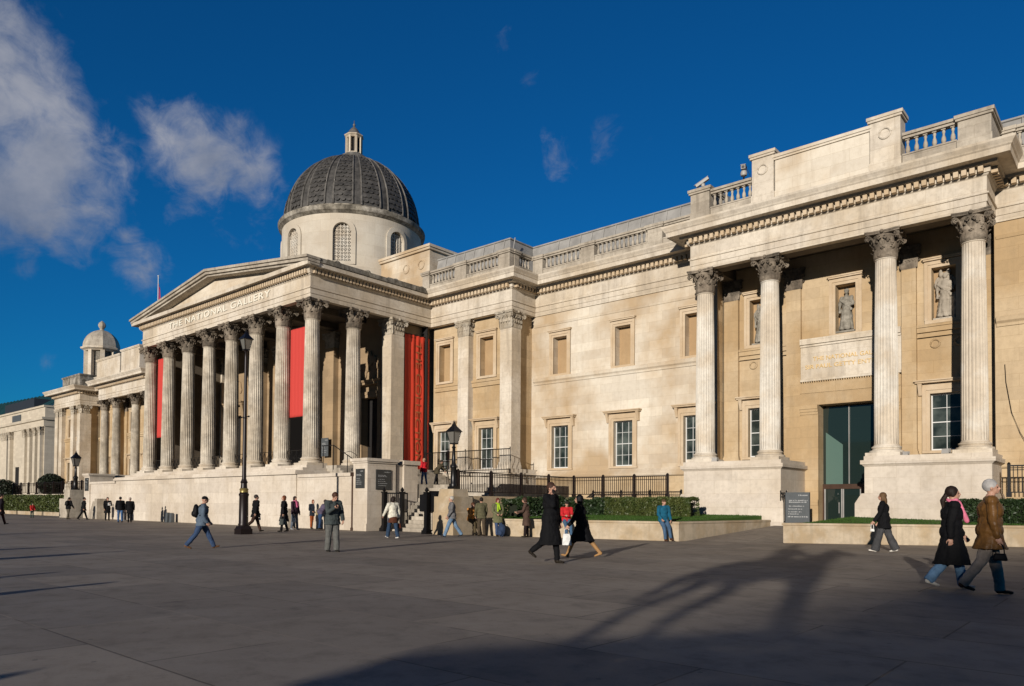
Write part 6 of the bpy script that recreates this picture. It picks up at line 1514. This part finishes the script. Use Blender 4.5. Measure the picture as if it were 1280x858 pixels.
# the southern half of the sky, behind the camera, is dimmed to cut the fill light
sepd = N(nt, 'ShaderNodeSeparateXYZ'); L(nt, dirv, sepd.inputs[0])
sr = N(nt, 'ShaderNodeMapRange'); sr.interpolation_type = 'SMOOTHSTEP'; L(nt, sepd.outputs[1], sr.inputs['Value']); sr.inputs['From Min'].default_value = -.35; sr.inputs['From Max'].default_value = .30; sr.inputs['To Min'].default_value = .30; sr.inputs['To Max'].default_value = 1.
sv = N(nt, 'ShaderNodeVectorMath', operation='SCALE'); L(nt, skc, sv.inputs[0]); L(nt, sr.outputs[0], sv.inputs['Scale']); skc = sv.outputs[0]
def pxdir(px, py): return ray(px, py).normalized()
blobs = [(235, 155, 45, .62), (290, 205, 55, .72), (350, 255, 48, .62), (315, 290, 60, .55), (125, 195, 55, .62), (95, 300, 55, .6), (15, 300, 50, .62), (240, 290, 55, .5), (-20, 60, 110, 1.), (20, 120, 95, 1.), (60, 180, 90, 1.), (30, 235, 85, .95), (110, 235, 60, .75), (75, 285, 45, .5), (0, 300, 40, .7), (30, 330, 30, .5), (185, 150, 30, .5), (215, 185, 50, .7), (260, 215, 62, .85), (320, 240, 55, .9), (275, 270, 60, .7), (330, 300, 45, .5),
         (170, 325, 45, .75), (210, 335, 30, .5), (150, 180, 40, .5), (655, 95, 36, .52), (632, 55, 28, .44), (690, 195, 52, .60), (750, 180, 48, .56), (720, 200, 40, .5), (815, 178, 12, .4), (60, 450, 18, .3), (10, 350, 15, .4)]
mx = None
for px, py, r_, s_ in blobs:
    c = pxdir(px, py); ds = N(nt, 'ShaderNodeVectorMath', operation='DISTANCE'); L(nt, dirv, ds.inputs[0]); ds.inputs[1].default_value = c
    mr = N(nt, 'ShaderNodeMapRange'); mr.interpolation_type = 'SMOOTHERSTEP'; L(nt, ds.outputs['Value'], mr.inputs['Value']); mr.inputs['From Min'].default_value = 0; mr.inputs['From Max'].default_value = (pxdir(px+r_*1.75, py)-c).length
    mr.inputs['To Min'].default_value = s_; mr.inputs['To Max'].default_value = 0
    if mx is None: mx = mr.outputs[0]
    else:
        a = N(nt, 'ShaderNodeMath', operation='MAXIMUM'); L(nt, mx, a.inputs[0]); L(nt, mr.outputs[0], a.inputs[1]); mx = a.outputs[0]
mp = N(nt, 'ShaderNodeMapping'); L(nt, dirv, mp.inputs[0]); mp.inputs['Scale'].default_value = (1, 1, 1.3)
mp.inputs['Scale'].default_value = (1, 1, 1.25)
n1 = N(nt, 'ShaderNodeTexNoise'); n1.inputs['Scale'].default_value = 6.5; n1.inputs['Detail'].default_value = 13; n1.inputs['Roughness'].default_value = .60; n1.inputs['Distortion'].default_value = .35; L(nt, mp.outputs[0], n1.inputs['Vector'])
n1b = N(nt, 'ShaderNodeTexNoise'); n1b.inputs['Scale'].default_value = 26; n1b.inputs['Detail'].default_value = 10; n1b.inputs['Roughness'].default_value = .65; n1b.inputs['Distortion'].default_value = .9; L(nt, mp.outputs[0], n1b.inputs['Vector'])
nb = N(nt, 'ShaderNodeMath', operation='MULTIPLY_ADD'); L(nt, n1b.outputs['Fac'], nb.inputs[0]); nb.inputs[1].default_value = .38; L(nt, n1.outputs['Fac'], nb.inputs[2])
ad = N(nt, 'ShaderNodeMath', operation='MULTIPLY_ADD'); L(nt, nb.outputs[0], ad.inputs[0]); ad.inputs[1].default_value = 2.3; ad.inputs[2].default_value = -1.92
sm = N(nt, 'ShaderNodeMath', operation='ADD'); L(nt, ad.outputs[0], sm.inputs[0]); L(nt, mx, sm.inputs[1])
mr = N(nt, 'ShaderNodeMapRange'); mr.interpolation_type = 'SMOOTHSTEP'; L(nt, sm.outputs[0], mr.inputs['Value']); mr.inputs['From Min'].default_value = .05; mr.inputs['From Max'].default_value = .95; mr.inputs['To Max'].default_value = .90
mk = N(nt, 'ShaderNodeMapRange'); L(nt, mx, mk.inputs['Value']); mk.inputs['From Min'].default_value = .02; mk.inputs['From Max'].default_value = .28
mm = N(nt, 'ShaderNodeMath', operation='MULTIPLY'); L(nt, mr.outputs[0], mm.inputs[0]); L(nt, mk.outputs[0], mm.inputs[1])
n2 = noisetex(nt, mp.outputs[0], 4.5, 6, .6)
CLA, CLB = (2.4, 3.1, 4.7), (6.8, 7.0, 7.9)
clc = mixc(nt, ramp(nt, n2, [(.38, 0.), (.66, 1.)]), (1, 1, 1), (1, 1, 1))
cm = N(nt, 'ShaderNodeMix', data_type='RGBA'); L(nt, ramp(nt, n2, [(.36, 0.), (.66, 1.)]), cm.inputs[0]); cm.inputs[6].default_value = (*CLA, 1); cm.inputs[7].default_value = (*CLB, 1)
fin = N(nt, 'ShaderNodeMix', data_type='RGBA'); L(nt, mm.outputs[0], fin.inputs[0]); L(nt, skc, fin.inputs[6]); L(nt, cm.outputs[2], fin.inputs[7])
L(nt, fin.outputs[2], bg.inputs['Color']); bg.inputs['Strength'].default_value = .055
SC.view_settings.view_transform = 'Standard'; SC.view_settings.look = 'None'; SC.view_settings.exposure = 0; SC.view_settings.gamma = 1
SC.cycles.max_bounces = 4; SC.cycles.diffuse_bounces = 1; SC.cycles.use_denoising = True
